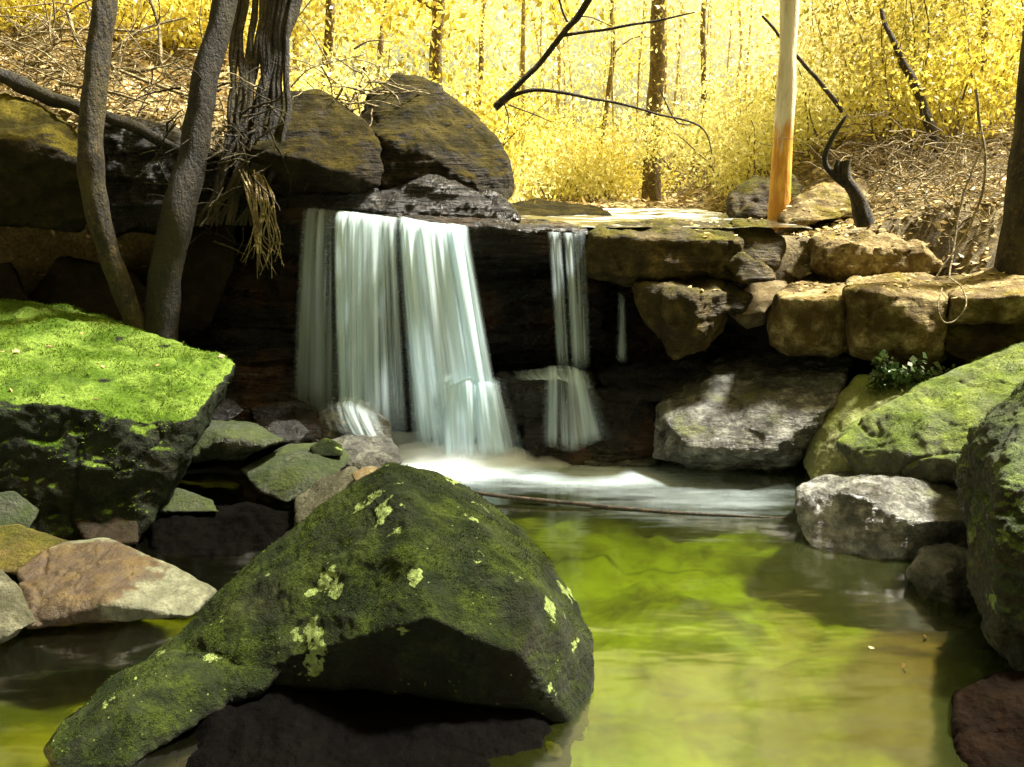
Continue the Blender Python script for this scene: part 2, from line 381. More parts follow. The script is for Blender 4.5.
# ------------------------------------------------------------------ builders
def rock(name, label, mat, hulls, cat='rock', vox=None, amp=.03, smooth=3, strata=0.0, crack=.0, group=None, jit=.05, back=.5, seed=0, fr=1.0, lump=0.0, rough=1.0):
    """hulls: list of dicts(S=[(px,py,Y)...] silhouette, R=[...] ridge points, t=thickness, P=[world points]);
       their convex hulls are fused, rounded and weathered into ONE mesh"""
    rr = random.Random(hash(label) % 1000 if seed == 0 else seed)
    rr = random.Random(sum(ord(c) for c in label) + seed)
    bm = bmesh.new(); ymin = 99
    for h in hulls:
        P = []; fy = h.get('fy', 1.0)
        S = [pt(a, b_, c * fy) for a, b_, c in h.get('S', [])]; Rg = [pt(a, b_, c * fy) for a, b_, c in h.get('R', [])]
        P += S + Rg + [Vector(q) for q in h.get('P', [])]
        t = h.get('t', back); sh = h.get('sh', .72)
        if S:
            c = sum(S, Vector()) / len(S)
            for p in S:
                for k_, f_ in ((t, sh), (t * .35, .97)):
                    q = c + (p - c) * f_; m_ = (p.y + k_) / p.y; e_ = (p.y + k_) / q.y
                    P.append(Vector((q.x * m_, p.y + k_, EYE + (q.z - EYE) * m_)))
        cc = sum(P, Vector()) / len(P)
        size = max((p - cc).length for p in P)
        out = []
        for p in P:
            d = (p - cc) * (jit * .8)
            for k in range(3):
                j = Vector((rr.uniform(-1, 1), rr.uniform(-1, 1), rr.uniform(-1, 1))) * size * jit
                out.append(p - d * rr.uniform(.2, 1) + j * .75)
            out.append(p - d * .25)
        ymin = min(ymin, min(p.y for p in out))
        b2 = bmesh.new()
        vs = [b2.verts.new(p) for p in out]
        g = bmesh.ops.convex_hull(b2, input=vs)
        bmesh.ops.delete(b2, geom=[v for v in b2.verts if not v.link_faces], context='VERTS')
        tmp = bpy.data.meshes.new('t'); b2.to_mesh(tmp); b2.free(); bm.from_mesh(tmp); bpy.data.meshes.remove(tmp)
    bmesh.ops.recalc_face_normals(bm, faces=bm.faces)
    me = bpy.data.meshes.new('t'); bm.to_mesh(me); bm.free()
    o = bpy.data.objects.new('t', me); COL.objects.link(o)
    vox = vox or max(.008, ymin / F * 2.6)
    m = o.modifiers.new('r', 'REMESH'); m.mode = 'VOXEL'; m.voxel_size = vox
    if smooth:
        m = o.modifiers.new('s', 'SMOOTH'); m.factor = .5; m.iterations = smooth
    dg = bpy.context.evaluated_depsgraph_get()
    nm = bpy.data.meshes.new_from_object(o.evaluated_get(dg))
    bpy.data.objects.remove(o); bpy.data.meshes.remove(me)
    nm.name = name
    n = len(nm.vertices); V = np.empty(n * 3); nm.vertices.foreach_get('co', V); V = V.reshape(-1, 3)
    N = np.empty(n * 3); nm.vertex_normals.foreach_get('vector', N); N = N.reshape(-1, 3)
    o0 = rr.uniform(0, 50)
    d = amp * fbm(V * 2.4 * fr + o0, 3) + amp * .45 * rough * fbm(V * 9 * fr + o0, 4, .6)
    rid = 1 - np.abs(perlin(V * 5 * fr + o0 + 7)) * 2.2
    d += amp * .35 * rid
    # chipped flat facets
    q = fbm(V * 3.3 * fr + o0 + 31, 2) * 3.2
    d += amp * .55 * (np.floor(q) + sstep(.0, .25, q - np.floor(q))) * .5
    if lump: d += lump * perlin(V * 1.1 + o0)
    if strata:
        s = V[:, 2] * 13 + 1.3 * fbm(V * np.array([.7, .7, 2.0]) + o0, 3)
        k = np.floor(s); fr_ = s - k
        hsh = lambda a: (np.sin(a * 127.1 + o0) * 43758.5) % 1
        lay = hsh(k) * (1 - sstep(.75, 1, fr_)) + hsh(k + 1) * sstep(.75, 1, fr_)
        side = 1 - np.abs(N[:, 2])
        blk = perlin(np.c_[V[:, 0] * 2.5 + k * 3.1, V[:, 1] * 2.5, k * 5.7])
        d += strata * side * (lay - .5 + .5 * blk)
    if crack:
        z = fbm(V * 1.15 + o0 + 3, 3); z2 = fbm(V * 1.5 + o0 + 43, 3)
        d -= crack * np.exp(-(z / .022) ** 2) + crack * .7 * np.exp(-(z2 / .016) ** 2)
    V = V + N * d[:, None]
    base = np.array([V[:, 0].mean(), V[:, 1].mean(), V[:, 2].min()])
    nm.vertices.foreach_set('co', (V - base).ravel()); nm.update()
    nm.polygons.foreach_set('use_smooth', np.ones(len(nm.polygons), bool))
    nm.materials.clear(); nm.materials.append(M[mat])
    o = bpy.data.objects.new(name, nm); COL.objects.link(o); o.location = base
    tag(o, label, cat, group)
    return o

def tube_arrays(paths, seg=8, noise=.0, nf=6.0):
    """paths: list of (points, radii)"""
    VV, FF, off = [], [], 0
    for P, Rd in paths:
        P = [Vector(p) for p in P]; n = len(P)
        up = Vector((.3, .9, .2)).normalized(); ref = None
        for i, p in enumerate(P):
            tdir = (P[min(i + 1, n - 1)] - P[max(i - 1, 0)]).normalized()
            if ref is None:
                ref = tdir.cross(up)
                if ref.length < .1: ref = tdir.cross(Vector((1, 0, 0)))
            ref = (ref - tdir * ref.dot(tdir)).normalized(); bb = tdir.cross(ref)
            for k in range(seg):
                a = 2 * math.pi * k / seg
                VV.append(p + (ref * math.cos(a) + bb * math.sin(a)) * Rd[i])
        for i in range(n - 1):
            for k in range(seg):
                a = off + i * seg + k; b_ = off + i * seg + (k + 1) % seg
                FF.append((a, b_, b_ + seg, a + seg))
        off += n * seg
    V = np.array([tuple(v) for v in VV]); Fq = np.array(FF)
    if noise:
        V = V + np.c_[perlin(V * nf), perlin(V * nf + 30), perlin(V * nf + 60)] * noise
    return V, Fq
def spline(P, Rd, n):
    """Catmull-Rom resample"""
    P = [Vector(p) for p in P]; out, ro = [], []
    m = len(P) - 1
    for i in range(m):
        p0, p1, p2, p3 = P[max(i - 1, 0)], P[i], P[i + 1], P[min(i + 2, m)]
        for k in range(n):
            t = k / n
            out.append(.5 * ((2 * p1) + (p2 - p0) * t + (2 * p0 - 5 * p1 + 4 * p2 - p3) * t * t + (3 * p1 - p0 - 3 * p2 + p3) * t ** 3))
            ro.append(Rd[i] * (1 - t) + Rd[i + 1] * t)
    out.append(P[-1]); ro.append(Rd[-1]); return out, ro
def wander(p, d, L, r0, r1, n=8, wob=.25, grav=0.0, rr=random):
    p = Vector(p); d = Vector(d).normalized(); P, Rd = [p.copy()], [r0]
    for i in range(n):
        d = (d + Vector((rr.uniform(-1, 1), rr.uniform(-1, 1), rr.uniform(-1, 1))) * wob + Vector((0, 0, -grav))).normalized()
        p = p + d * (L / n); P.append(p.copy()); Rd.append(r0 + (r1 - r0) * (i + 1) / n)
    return P, Rd
def leaves(C, size, g=None, aspect=.24, flat=0.0):
    """C: Nx3 leaf positions -> folded diamond leaves"""
    g = g or rng
    n = len(C); d = g.normal(size=(n, 3)); d[:, 2] *= (1 - flat); d[:, 2] -= .7 * (1 - flat)
    d /= np.linalg.norm(d, axis=1)[:, None]
    e = g.normal(size=(n, 3)); 
    if flat: e[:, 2] *= .25
    e -= d * (e * d).sum(1)[:, None]; e /= np.linalg.norm(e, axis=1)[:, None]
    s = size * 1.25 * g.uniform(.45, 1.45, n)[:, None]
    nrm = np.cross(d, e)
    a = C; b_ = C + d * s * .5 + e * s * aspect + nrm * s * .08; c = C + d * s; f = C + d * s * .5 - e * s * aspect + nrm * s * .08
    V = np.stack([a, b_, c, f], 1).reshape(-1, 3)
    Fq = np.arange(n * 4).reshape(-1, 4)
    return V, Fq
def set_attr(me, name, val):
    a = me.attributes.new(name, 'FLOAT', 'POINT'); a.data.foreach_set('value', np.asarray(val, np.float32))

# ------------------------------------------------------------------ terrain, pool, stream
def ground_h(x, y):
    x = np.asarray(x, float); y = np.asarray(y, float)
    p = np.c_[x.ravel(), y.ravel(), np.zeros(x.size)]
    n = fbm(p * .55, 4).reshape(x.shape); n2 = fbm(p * 2.6 + 9, 3).reshape(x.shape)
    edge = 6.62 + .12 * perlin(p * .8).reshape(x.shape)
    s = sstep(0, .3, y - edge)
    low = -.42 + .05 * n2
    low = low + 1.0 * sstep(2.0, 3.4, x - .12 * (y - 4)) + .35 * sstep(-1.1, -2.2, x - .25 * (y - 5)) * sstep(4.0, 5.2, y)
    low = low + .85 * sstep(6.2, 6.7, y) * sstep(1.5, 2.3, x) + 2.6 * sstep(3.6, 7.0, x) + 3.2 * sstep(-4.2, -7.5, x)
    hi = 1.50 + .02 * np.clip(y - 6.6, 0, 8) * (y > 6.6) - .05 * sstep(1.2, .2, np.abs(x - .2)) * sstep(12, 10, y)
    lf = sstep(-1.1, -2.3, x - .10 * (y - 6.5) * (y < 12) * -1); rt = sstep(2.2, 3.4, x - .02 * (y - 6.5))
    hi = hi + lf * (.52 + .42 * np.clip(y - 6.3, 0, 2.4) + .14 * np.clip(-x - 2, 0, 6))
    hi = hi + rt * (.08 + .26 * np.clip(y - 6.6, 0, 4) + .10 * np.clip(x - 3, 0, 8))
    hi = hi + .05 * np.clip(y - 20, 0, 60) + .08 * n * sstep(9, 13, y) + (lf + rt) * (.05 * n2 + .10 * n)
    return low * (1 - s) + hi * s
def axis(segs):
    out = []
    for a, b_, st in segs: out += list(np.arange(a, b_, st))
    return np.array(out + [segs[-1][1]])
gx = axis([(-90, -20, 5), (-20, -6, .8), (-6, 6, .07), (6, 20, .8), (20, 90, 5)])
gy = axis([(-60, -6, 4), (-6, 2, .4), (2, 9, .07), (9, 20, .25), (20, 40, 1), (40, 160, 6)])
X, Y = np.meshgrid(gx, gy); Z = ground_h(X, Y)
nx, ny = len(gx), len(gy); I = np.arange(nx * ny).reshape(ny, nx)
FQ = np.stack([I[:-1, :-1], I[:-1, 1:], I[1:, 1:], I[1:, :-1]], -1).reshape(-1, 4)
tag(mesh_np('ground', np.c_[X.ravel(), Y.ravel(), Z.ravel()], FQ, M['ground']), kind='structure')
def gz(x, y): return float(ground_h(np.array([[x]]), np.array([[y]]))[0, 0])

# pool bed
bx, by = np.meshgrid(np.linspace(-4.5, 3.6, 120), np.linspace(-1.0, 6.5, 110))
pb = np.c_[bx.ravel(), by.ravel(), np.zeros(bx.size)]
bz = -.30 + .07 * fbm(pb * 1.6, 4) + .05 * fbm(pb * 6, 2)
n_, m_ = bx.shape; I = np.arange(n_ * m_).reshape(n_, m_)
FQ = np.stack([I[:-1, :-1], I[:-1, 1:], I[1:, 1:], I[1:, :-1]], -1).reshape(-1, 4)
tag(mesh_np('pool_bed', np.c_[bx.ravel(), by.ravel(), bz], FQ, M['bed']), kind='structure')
# pool surface with foam from the fall drifting right
wx, wy = np.meshgrid(np.linspace(-4.5, 3.6, 260), np.linspace(-1.0, 6.55, 240))
pw = np.c_[wx.ravel(), wy.ravel(), np.zeros(wx.size)]
fb = gp(455, 455); x_, y_ = pw[:, 0], pw[:, 1]
core = np.exp(-(((x_ - fb.x) / .62) ** 2 + ((y_ - 6.0) / .48) ** 2))
b2 = gp(600, 476); drift = np.exp(-(((x_ - b2.x - .1) / 1.25) ** 2 + ((y_ - b2.y) / .36) ** 2)) * .62
b3 = gp(690, 492); drift = np.maximum(drift, .42 * np.exp(-(((x_ - b3.x) / .85) ** 2 + ((y_ - b3.y) / .55) ** 2)))
foam = np.clip(np.maximum(core * 1.5, drift), 0, 1.2)
foam *= sstep(-1.05, -.75, x_)
wz = .004 * fbm(pw * np.array([1.2, 2.5, 1]), 3) + .05 * core * (1 + .4 * perlin(pw * 5))
n_, m_ = wx.shape; I = np.arange(n_ * m_).reshape(n_, m_)
FQ = np.stack([I[:-1, :-1], I[:-1, 1:], I[1:, 1:], I[1:, :-1]], -1).reshape(-1, 4)
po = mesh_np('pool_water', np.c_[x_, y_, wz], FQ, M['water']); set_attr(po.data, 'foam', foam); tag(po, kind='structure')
# stream above the lip
sx_, sy_ = np.meshgrid(np.linspace(-1.75, 2.1, 160), np.linspace(6.28, 10.5, 120))
ps = np.c_[sx_.ravel(), sy_.ravel(), np.zeros(sx_.size)]
sz = 1.612 + .006 * np.clip(ps[:, 1] - 6.6, 0, 8) + .010 * fbm(ps * 4, 3)
ff = sstep(.0, .35, fbm(ps * np.array([2.2, 3.5, 1]), 4) + .15) * sstep(.3, .7, ps[:, 0]) * sstep(7.4, 8.6, ps[:, 1]) + .25 * sstep(0.1, .5, fbm(ps * 3 + 5, 3))
n_, m_ = sx_.shape; I = np.arange(n_ * m_).reshape(n_, m_)
FQ = np.stack([I[:-1, :-1], I[:-1, 1:], I[1:, 1:], I[1:, :-1]], -1).reshape(-1, 4)
so = mesh_np('stream_water', np.c_[ps[:, 0], ps[:, 1], sz], FQ, M['stream']); set_attr(so.data, 'foam', np.clip(ff, 0, 1)); tag(so, kind='structure')

# ------------------------------------------------------------------ ledge and cliff
rock('rock_ledge', 'long dark flat ledge that the main waterfall pours over', 'cliff', [
    dict(S=[(262, 206, 6.35), (470, 226, 6.25), (588, 230, 6.25), (588, 262, 6.3), (470, 262, 6.35), (262, 245, 6.4)],
         P=[(-1.8, 7.2, 1.60), (.55, 7.2, 1.60), (-1.8, 7.2, 1.2), (.55, 7.2, 1.2)], t=.5)],
    cat='rock ledge', amp=.018, strata=.03, jit=.01, smooth=2)
rock('cliff_face', 'black layered wet cliff behind the falling water', 'cliff', [
    dict(S=[(165, 250, 6.85), (640, 250, 6.75), (660, 440, 6.65), (165, 440, 6.7)], t=.6),
    dict(S=[(475, 255, 6.6), (600, 250, 6.6), (600, 345, 6.5), (480, 350, 6.5)], t=.3),
    dict(S=[(320, 300, 6.65), (480, 300, 6.65), (490, 440, 6.45), (310, 440, 6.45)], t=.4)],
    cat='cliff', amp=.035, strata=.13, jit=.015, vox=.018, smooth=2)
rock('stepped_cliff', 'black stepped rock shelves left of the main waterfall', 'cliff', [
    dict(S=[(168, 330, 6.55), (310, 335, 6.5), (310, 400, 6.4), (170, 400, 6.4)], t=.5),
    dict(S=[(175, 365, 6.3), (300, 370, 6.3), (300, 425, 6.15), (185, 425, 6.1)], t=.4),
    dict(S=[(205, 225, 6.7), (300, 225, 6.65), (300, 335, 6.6), (205, 335, 6.6)], t=.4)],
    cat='cliff', amp=.03, strata=.10, jit=.03, smooth=2)
rock('cave_wall', 'smooth brown rock wall inside the hollow behind the leaning trunks', 'cave', [
    dict(S=[(160, 225, 6.5), (235, 215, 6.5), (238, 260, 6.4), (205, 330, 6.4), (165, 330, 6.4)], t=.5)], amp=.02, jit=.03, smooth=6)
rock('cave_rock', 'dim mossy brown rock at the back of the left hollow', 'cave', [
    dict(S=[(30, 300, 6.4), (60, 262, 6.5), (120, 265, 6.5), (160, 300, 6.4), (150, 345, 6.2), (40, 345, 6.2)], t=.4)], amp=.03)
rock('cave_rock', 'dim rounded green rock at the left frame edge inside the hollow', 'cave', [
    dict(S=[(-40, 265, 6.3), (10, 262, 6.3), (30, 300, 6.2), (-40, 320, 6.2)], t=.3)], amp=.02)

# overhanging bank, left
rock('overhanging_rock', 'mossy brown overhanging rock with a yellow top at the left edge', 'bank', [
    dict(S=[(-90, 88, 6.4), (0, 100, 6.4), (45, 112, 6.3), (88, 148, 6.2), (95, 175, 6.05), (80, 228, 6.2), (0, 222, 6.1), (-90, 220, 6.1)],
         R=[(0, 140, 5.85), (60, 152, 5.95), (-90, 140, 5.85)], t=1.0)], amp=.03, jit=.025, strata=.03)
rock('overhanging_rock', 'very dark overhanging rock between the two leaning trunks', 'black', [
    dict(S=[(90, 122, 6.5), (130, 120, 6.5), (185, 150, 6.4), (240, 165, 6.4), (262, 215, 6.4), (190, 225, 6.3), (90, 235, 6.3)], t=.8)], amp=.04, jit=.03, strata=.03)
# boulders on the ledge
rock('boulder', 'dark rounded boulder above the left end of the waterfall', 'bould', [
    dict(S=[(232, 130, 6.7), (262, 100, 6.7), (320, 92, 6.75), (362, 118, 6.7), (381, 150, 6.6), (380, 185, 6.5), (362, 196, 6.45), (262, 196, 6.4), (232, 180, 6.5)],
         R=[(300, 165, 6.2), (345, 172, 6.25), (250, 150, 6.3)], t=.8)], cat='boulder', amp=.022, strata=.015, jit=.05, smooth=6)
rock('boulder', 'largest humped brown boulder right behind the waterfall lip', 'bould', [
    dict(S=[(362, 130, 7.0), (368, 95, 7.2), (395, 76, 7.4), (430, 84, 7.4), (468, 110, 7.3), (500, 148, 7.1), (511, 180, 7.0), (505, 218, 6.9), (395, 222, 6.7), (365, 205, 6.7)],
         R=[(420, 150, 6.7), (470, 180, 6.7), (390, 142, 6.75)], t=1.1)], cat='boulder', amp=.028, strata=.02, jit=.04, vox=.017, smooth=6)
rock('low_rock', 'low black rock under the humped boulder at the stream lip', 'black', [
    dict(S=[(370, 196, 6.55), (430, 178, 6.6), (500, 196, 6.6), (520, 222, 6.5), (400, 222, 6.45), (365, 214, 6.45)], t=.4)], amp=.03, strata=.04)
rock('low_rock', 'low black rock shelf beneath the dark rounded boulder', 'black', [
    dict(S=[(240, 190, 6.45), (380, 188, 6.45), (384, 212, 6.4), (300, 206, 6.35), (240, 204, 6.35)], t=.4)], amp=.025, strata=.04)
rock('low_rock', 'flat dark rock lying far up the stream right of the humped boulder', 'bould', [
    dict(S=[(498, 206, 8.8), (540, 204, 9.0), (600, 208, 9.0), (615, 219, 8.4), (505, 222, 8.2)], t=.6)], amp=.03)

# right wall of blocks
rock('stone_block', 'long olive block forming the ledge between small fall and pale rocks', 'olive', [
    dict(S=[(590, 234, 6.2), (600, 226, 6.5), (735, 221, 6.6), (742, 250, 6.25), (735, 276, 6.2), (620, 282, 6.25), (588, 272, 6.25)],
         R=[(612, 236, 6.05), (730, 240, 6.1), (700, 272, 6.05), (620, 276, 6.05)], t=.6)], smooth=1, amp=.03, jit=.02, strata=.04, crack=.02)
rock('stone_block', 'wet dark block directly right of the small fall top', 'black', [
    dict(S=[(578, 230, 6.3), (612, 228, 6.3), (615, 278, 6.25), (582, 278, 6.3)], t=.4)], amp=.02, jit=.03)
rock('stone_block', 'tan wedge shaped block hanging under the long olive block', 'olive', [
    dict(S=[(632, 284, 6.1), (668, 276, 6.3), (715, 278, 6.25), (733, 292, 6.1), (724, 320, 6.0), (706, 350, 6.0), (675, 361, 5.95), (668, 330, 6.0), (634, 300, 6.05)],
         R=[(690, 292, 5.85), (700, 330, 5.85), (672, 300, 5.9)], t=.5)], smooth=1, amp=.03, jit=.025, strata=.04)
rock('cliff_face', 'black recessed cliff wall below the long olive block', 'cliff', [
    dict(S=[(590, 260, 6.75), (780, 260, 6.9), (860, 380, 6.95), (600, 385, 6.6)], t=.4)], cat='cliff', amp=.03, strata=.10, jit=.02, smooth=2)
rock('small_rock', 'round mottled rock at the right end of the olive block', 'olive', [
    dict(S=[(732, 222, 6.4), (765, 220, 6.4), (782, 240, 6.3), (775, 268, 6.2), (742, 262, 6.2)], t=.4)], amp=.025, jit=.05)
rock('small_rock', 'brown rock wedged below the round mottled rock', 'olive', [
    dict(S=[(722, 262, 6.15), (742, 254, 6.15), (772, 268, 6.1), (778, 280, 6.05), (740, 283, 6.05)], t=.3)], amp=.02, jit=.05)
rock('small_rock', 'small dull rock in the gap left of the tilted pale slab', 'bould', [
    dict(S=[(712, 290, 6.1), (735, 284, 6.1), (752, 296, 6.05), (742, 312, 6.0), (715, 310, 6.0)], t=.25)], amp=.02, jit=.06)
rock('tilted_slab', 'tilted pale slab leaning down left between brown blocks', 'pale', [
    dict(fy=1.12, S=[(725, 312, 5.75), (752, 280, 6.1), (784, 277, 6.1), (788, 288, 5.95), (768, 312, 5.7), (764, 326, 5.7), (746, 330, 5.72)],
         R=[(735, 316, 5.65), (764, 312, 5.62)], t=.3)], amp=.016, jit=.03)
rock('pale_rock', 'small pale rock with flat top left of the big upper block', 'pale', [
    dict(fy=1.12, S=[(775, 244, 6.2), (790, 238, 6.3), (825, 240, 6.2), (822, 262, 6.1), (800, 281, 6.0), (780, 272, 6.05)], t=.35)], amp=.02, jit=.04)
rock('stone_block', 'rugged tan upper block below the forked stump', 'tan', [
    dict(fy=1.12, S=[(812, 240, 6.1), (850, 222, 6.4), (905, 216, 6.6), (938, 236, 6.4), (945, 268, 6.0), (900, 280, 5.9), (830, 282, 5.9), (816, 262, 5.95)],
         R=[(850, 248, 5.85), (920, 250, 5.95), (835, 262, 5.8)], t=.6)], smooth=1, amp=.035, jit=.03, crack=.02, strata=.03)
rock('stone_block', 'smooth tan block with a flat sunlit top, left of the long block', 'tan', [
    dict(fy=1.12, S=[(768, 318, 5.5), (775, 295, 5.6), (800, 282, 5.9), (850, 280, 5.9), (852, 300, 5.5), (848, 350, 5.4), (790, 356, 5.4), (770, 345, 5.45)],
         R=[(784, 300, 5.3), (842, 302, 5.25), (838, 345, 5.3), (790, 345, 5.32)], t=.5)], smooth=1, amp=.02, jit=.025)
rock('stone_block', 'long tan block with cracked mossy front, carrying the root loop', 'tan', [
    dict(fy=1.12, S=[(842, 300, 5.4), (850, 280, 5.8), (905, 272, 6.0), (950, 282, 5.8), (955, 300, 5.35), (950, 355, 5.2), (930, 372, 5.2), (850, 356, 5.3)],
         R=[(848, 292, 5.2), (880, 292, 5.1), (945, 300, 5.15), (938, 350, 5.1), (860, 345, 5.15)], t=.6)], smooth=1, amp=.02, jit=.02, crack=.02)
rock('stone_block', 'broad tan slab running off the right edge above the lower block', 'tan', [
    dict(fy=1.12, S=[(945, 300, 5.3), (930, 282, 5.8), (1060, 268, 5.6), (1130, 280, 5.3), (1130, 320, 5.0), (1010, 318, 5.0), (950, 322, 5.15)],
         R=[(960, 300, 5.05), (1040, 296, 4.9)], t=.6)], smooth=1, amp=.02, jit=.02, strata=.02)
rock('stone_block', 'brown lower block under the broad slab at the right edge', 'olive', [
    dict(fy=1.12, S=[(948, 325, 5.2), (1120, 312, 5.0), (1120, 380, 4.9), (990, 372, 5.0), (945, 352, 5.1)], t=.6)], smooth=1, amp=.03, jit=.03, strata=.03)
rock('small_rock', 'small pink tan rock on top of the broad slab near the right edge', 'pale', [
    dict(fy=1.12, S=[(985, 272, 5.7), (1005, 264, 5.75), (1030, 272, 5.7), (1028, 284, 5.6), (988, 284, 5.6)], t=.25)], amp=.015, jit=.05)
rock('back_rock', 'dark pitted rock behind the orange footed trunk', 'olive', [
    dict(S=[(730, 196, 8.0), (755, 184, 8.2), (790, 178, 8.2), (800, 215, 7.8), (735, 220, 7.8)], t=.5)], amp=.05, jit=.04)
rock('back_rock', 'yellow topped wedge rock right of the orange footed trunk', 'tan', [
    dict(S=[(780, 212, 7.4), (820, 188, 7.6), (865, 178, 7.8), (872, 200, 7.5), (840, 218, 7.2), (785, 224, 7.1)], t=.6)], amp=.03, jit=.03)
rock('back_rock', 'low shaded rock between the wedge rock and upper block', 'bould', [
    dict(fy=1.12, S=[(800, 226, 6.9), (850, 214, 7.0), (880, 222, 6.9), (860, 240, 6.7), (805, 242, 6.7)], t=.4)], amp=.03, jit=.04)
rock('small_rock', 'mottled rock under the brush pile at right', 'bould', [
    dict(fy=1.12, S=[(940, 245, 6.4), (985, 232, 6.5), (1020, 245, 6.3), (1020, 272, 6.0), (950, 276, 6.0)], t=.5)], amp=.04, jit=.04)

# right shore
rock('flat_rock', 'large flat wet grey rock shining at the back shore of the pool', 'shine', [
    dict(S=[(655, 405, 6.0), (690, 372, 6.4), (735, 352, 6.75), (800, 348, 6.7), (850, 358, 6.3), (838, 392, 5.9), (828, 438, 5.68), (796, 468, 5.75), (700, 470, 5.78), (652, 456, 5.8)],
         R=[(690, 450, 5.5), (775, 450, 5.42), (836, 402, 5.62)], t=.3, sh=.9)], cat='boulder', amp=.018, jit=.008, crack=.015, strata=.02, smooth=1)
rock('flat_rock', 'pale yellow green rock leaning between wet grey and sloping rocks', 'lime', [
    dict(S=[(803, 462, 5.6), (830, 410, 5.65), (858, 378, 5.8), (925, 376, 5.7), (930, 400, 5.4), (880, 440, 5.2), (850, 485, 5.1), (812, 482, 5.3)],
         R=[(850, 430, 5.35)], t=.6)], cat='boulder', amp=.018, jit=.02)
rock('sloping_rock', 'broad grey green sloping rock split by a curved crack at right', 'slope', [
    dict(S=[(838, 445, 5.0), (868, 418, 5.1), (950, 372, 5.3), (1024, 345, 5.3), (1100, 335, 5.2), (1100, 480, 4.4), (985, 480, 4.5), (860, 482, 4.85)],
         R=[(905, 418, 4.95), (1000, 420, 4.65), (950, 460, 4.6)], t=.8)], cat='boulder', amp=.02, jit=.015, crack=.015)
rock('flat_rock', 'wet slab with white streaked top lying in the pool at right', 'shine', [
    dict(S=[(798, 490, 4.75), (825, 476, 4.95), (900, 470, 4.95), (975, 475, 4.8), (985, 520, 4.4), (980, 548, 4.35), (880, 562, 4.3), (810, 548, 4.45), (797, 520, 4.6)],
         R=[(850, 492, 4.5), (910, 520, 4.3), (970, 524, 4.3), (812, 500, 4.6)], t=.5, sh=.8)], cat='boulder', amp=.02, jit=.02)
rock('small_rock', 'small rounded banded rock in the water below the wet slab', 'wetgrey', [
    dict(S=[(907, 572, 4.0), (922, 548, 4.1), (950, 544, 4.15), (990, 556, 4.05), (995, 610, 3.8), (960, 628, 3.75), (920, 605, 3.85)],
         R=[(945, 575, 3.8)], t=.35)], cat='rock', amp=.012, jit=.04, strata=.03, smooth=5)
rock('edge_boulder', 'tall wet mossy boulder cut off by the right frame edge', 'rightmoss', [
    dict(S=[(968, 450, 3.9), (992, 408, 4.0), (1030, 380, 4.0), (1120, 370, 3.9), (1140, 720, 3.0), (1030, 690, 3.1), (998, 640, 3.3), (980, 580, 3.5), (972, 530, 3.6)],
         R=[(1010, 460, 3.4), (1000, 560, 3.2), (1060, 600, 3.0)], t=.6)], cat='boulder', amp=.035, jit=.03, strata=.03)
rock('low_rock', 'dark red brown drowned rock at the bottom right corner', 'red', [
    dict(S=[(955, 700, 2.95), (1000, 678, 3.0), (1100, 670, 3.0), (1100, 800, 2.4), (965, 800, 2.5)], t=.3)], amp=.02)
rock('low_rock', 'thin flat wet rock just above water right of the foam', 'wetgrey', [
    dict(S=[(578, 462, 5.9), (600, 454, 6.0), (640, 450, 6.05), (662, 458, 5.95), (655, 466, 5.85), (590, 467, 5.85)], t=.25)], amp=.01, jit=.03)
for k, (a, lab) in enumerate([((680, 436, 5.75, 22), 'small brown stone at the foot of the large flat wet rock, leftmost of three'),
                              ((708, 452, 5.75, 16), 'small black stone at the foot of the large flat wet rock, middle of three'),
                              ((742, 456, 5.75, 14), 'small black stone at the foot of the large flat wet rock, rightmost of three')]):
    px, py, Y_, r = a
    rock('shore_stone', lab, 'black', [dict(S=[(px - r, py, Y_), (px - r * .5, py - r * .6, Y_), (px + r * .6, py - r * .5, Y_), (px + r, py + 2, Y_), (px, py + r * .6, Y_)], t=.2)], cat='stone', amp=.01, group='stones at the foot of the flat rock')

# rocks around the falls
rock('step_rock', 'black step rock that the small fall lands on', 'black', [
    dict(S=[(498, 376, 6.2), (540, 370, 6.3), (590, 370, 6.3), (600, 385, 6.15), (560, 405, 6.0), (525, 425, 6.0), (500, 420, 6.05)],
         R=[(545, 392, 5.95)], t=.5)], amp=.02, jit=.03)
rock('step_rock', 'rounded step rock wrapped in white water right of the main fall', 'black', [
    dict(S=[(440, 385, 6.15), (470, 374, 6.2), (505, 384, 6.15), (515, 420, 6.0), (510, 470, 5.95), (440, 470, 5.95)], t=.4)], amp=.02, smooth=6)
rock('step_rock', 'brown wet rock sloping below the small fall', 'cliff', [
    dict(S=[(520, 425, 6.0), (570, 402, 6.05), (640, 385, 6.2), (660, 410, 6.1), (655, 455, 5.95), (530, 470, 5.9)], t=.4)], amp=.03, jit=.03, strata=.03)
rock('step_rock', 'black rock with glinting top left of the large flat wet rock', 'black', [
    dict(S=[(598, 378, 6.3), (630, 366, 6.35), (700, 362, 6.4), (712, 380, 6.25), (680, 398, 6.1), (620, 400, 6.1)], t=.4)], amp=.03, jit=.04)
rock('round_rock', 'smooth round rock under a film of white water, left of the foam', 'shine', [
    dict(S=[(312, 418, 5.95), (335, 404, 6.05), (370, 406, 6.0), (392, 425, 5.85), (393, 442, 5.8), (360, 450, 5.75), (320, 446, 5.8)], R=[(355, 425, 5.7)], t=.35)], amp=.01, smooth=8, jit=.03)
rock('low_rock', 'brown wet rock between stepped shelves and smooth round rock', 'cliff', [
    dict(S=[(250, 408, 6.0), (300, 400, 6.05), (320, 415, 5.9), (318, 440, 5.75), (262, 440, 5.8)], t=.3)], amp=.02)
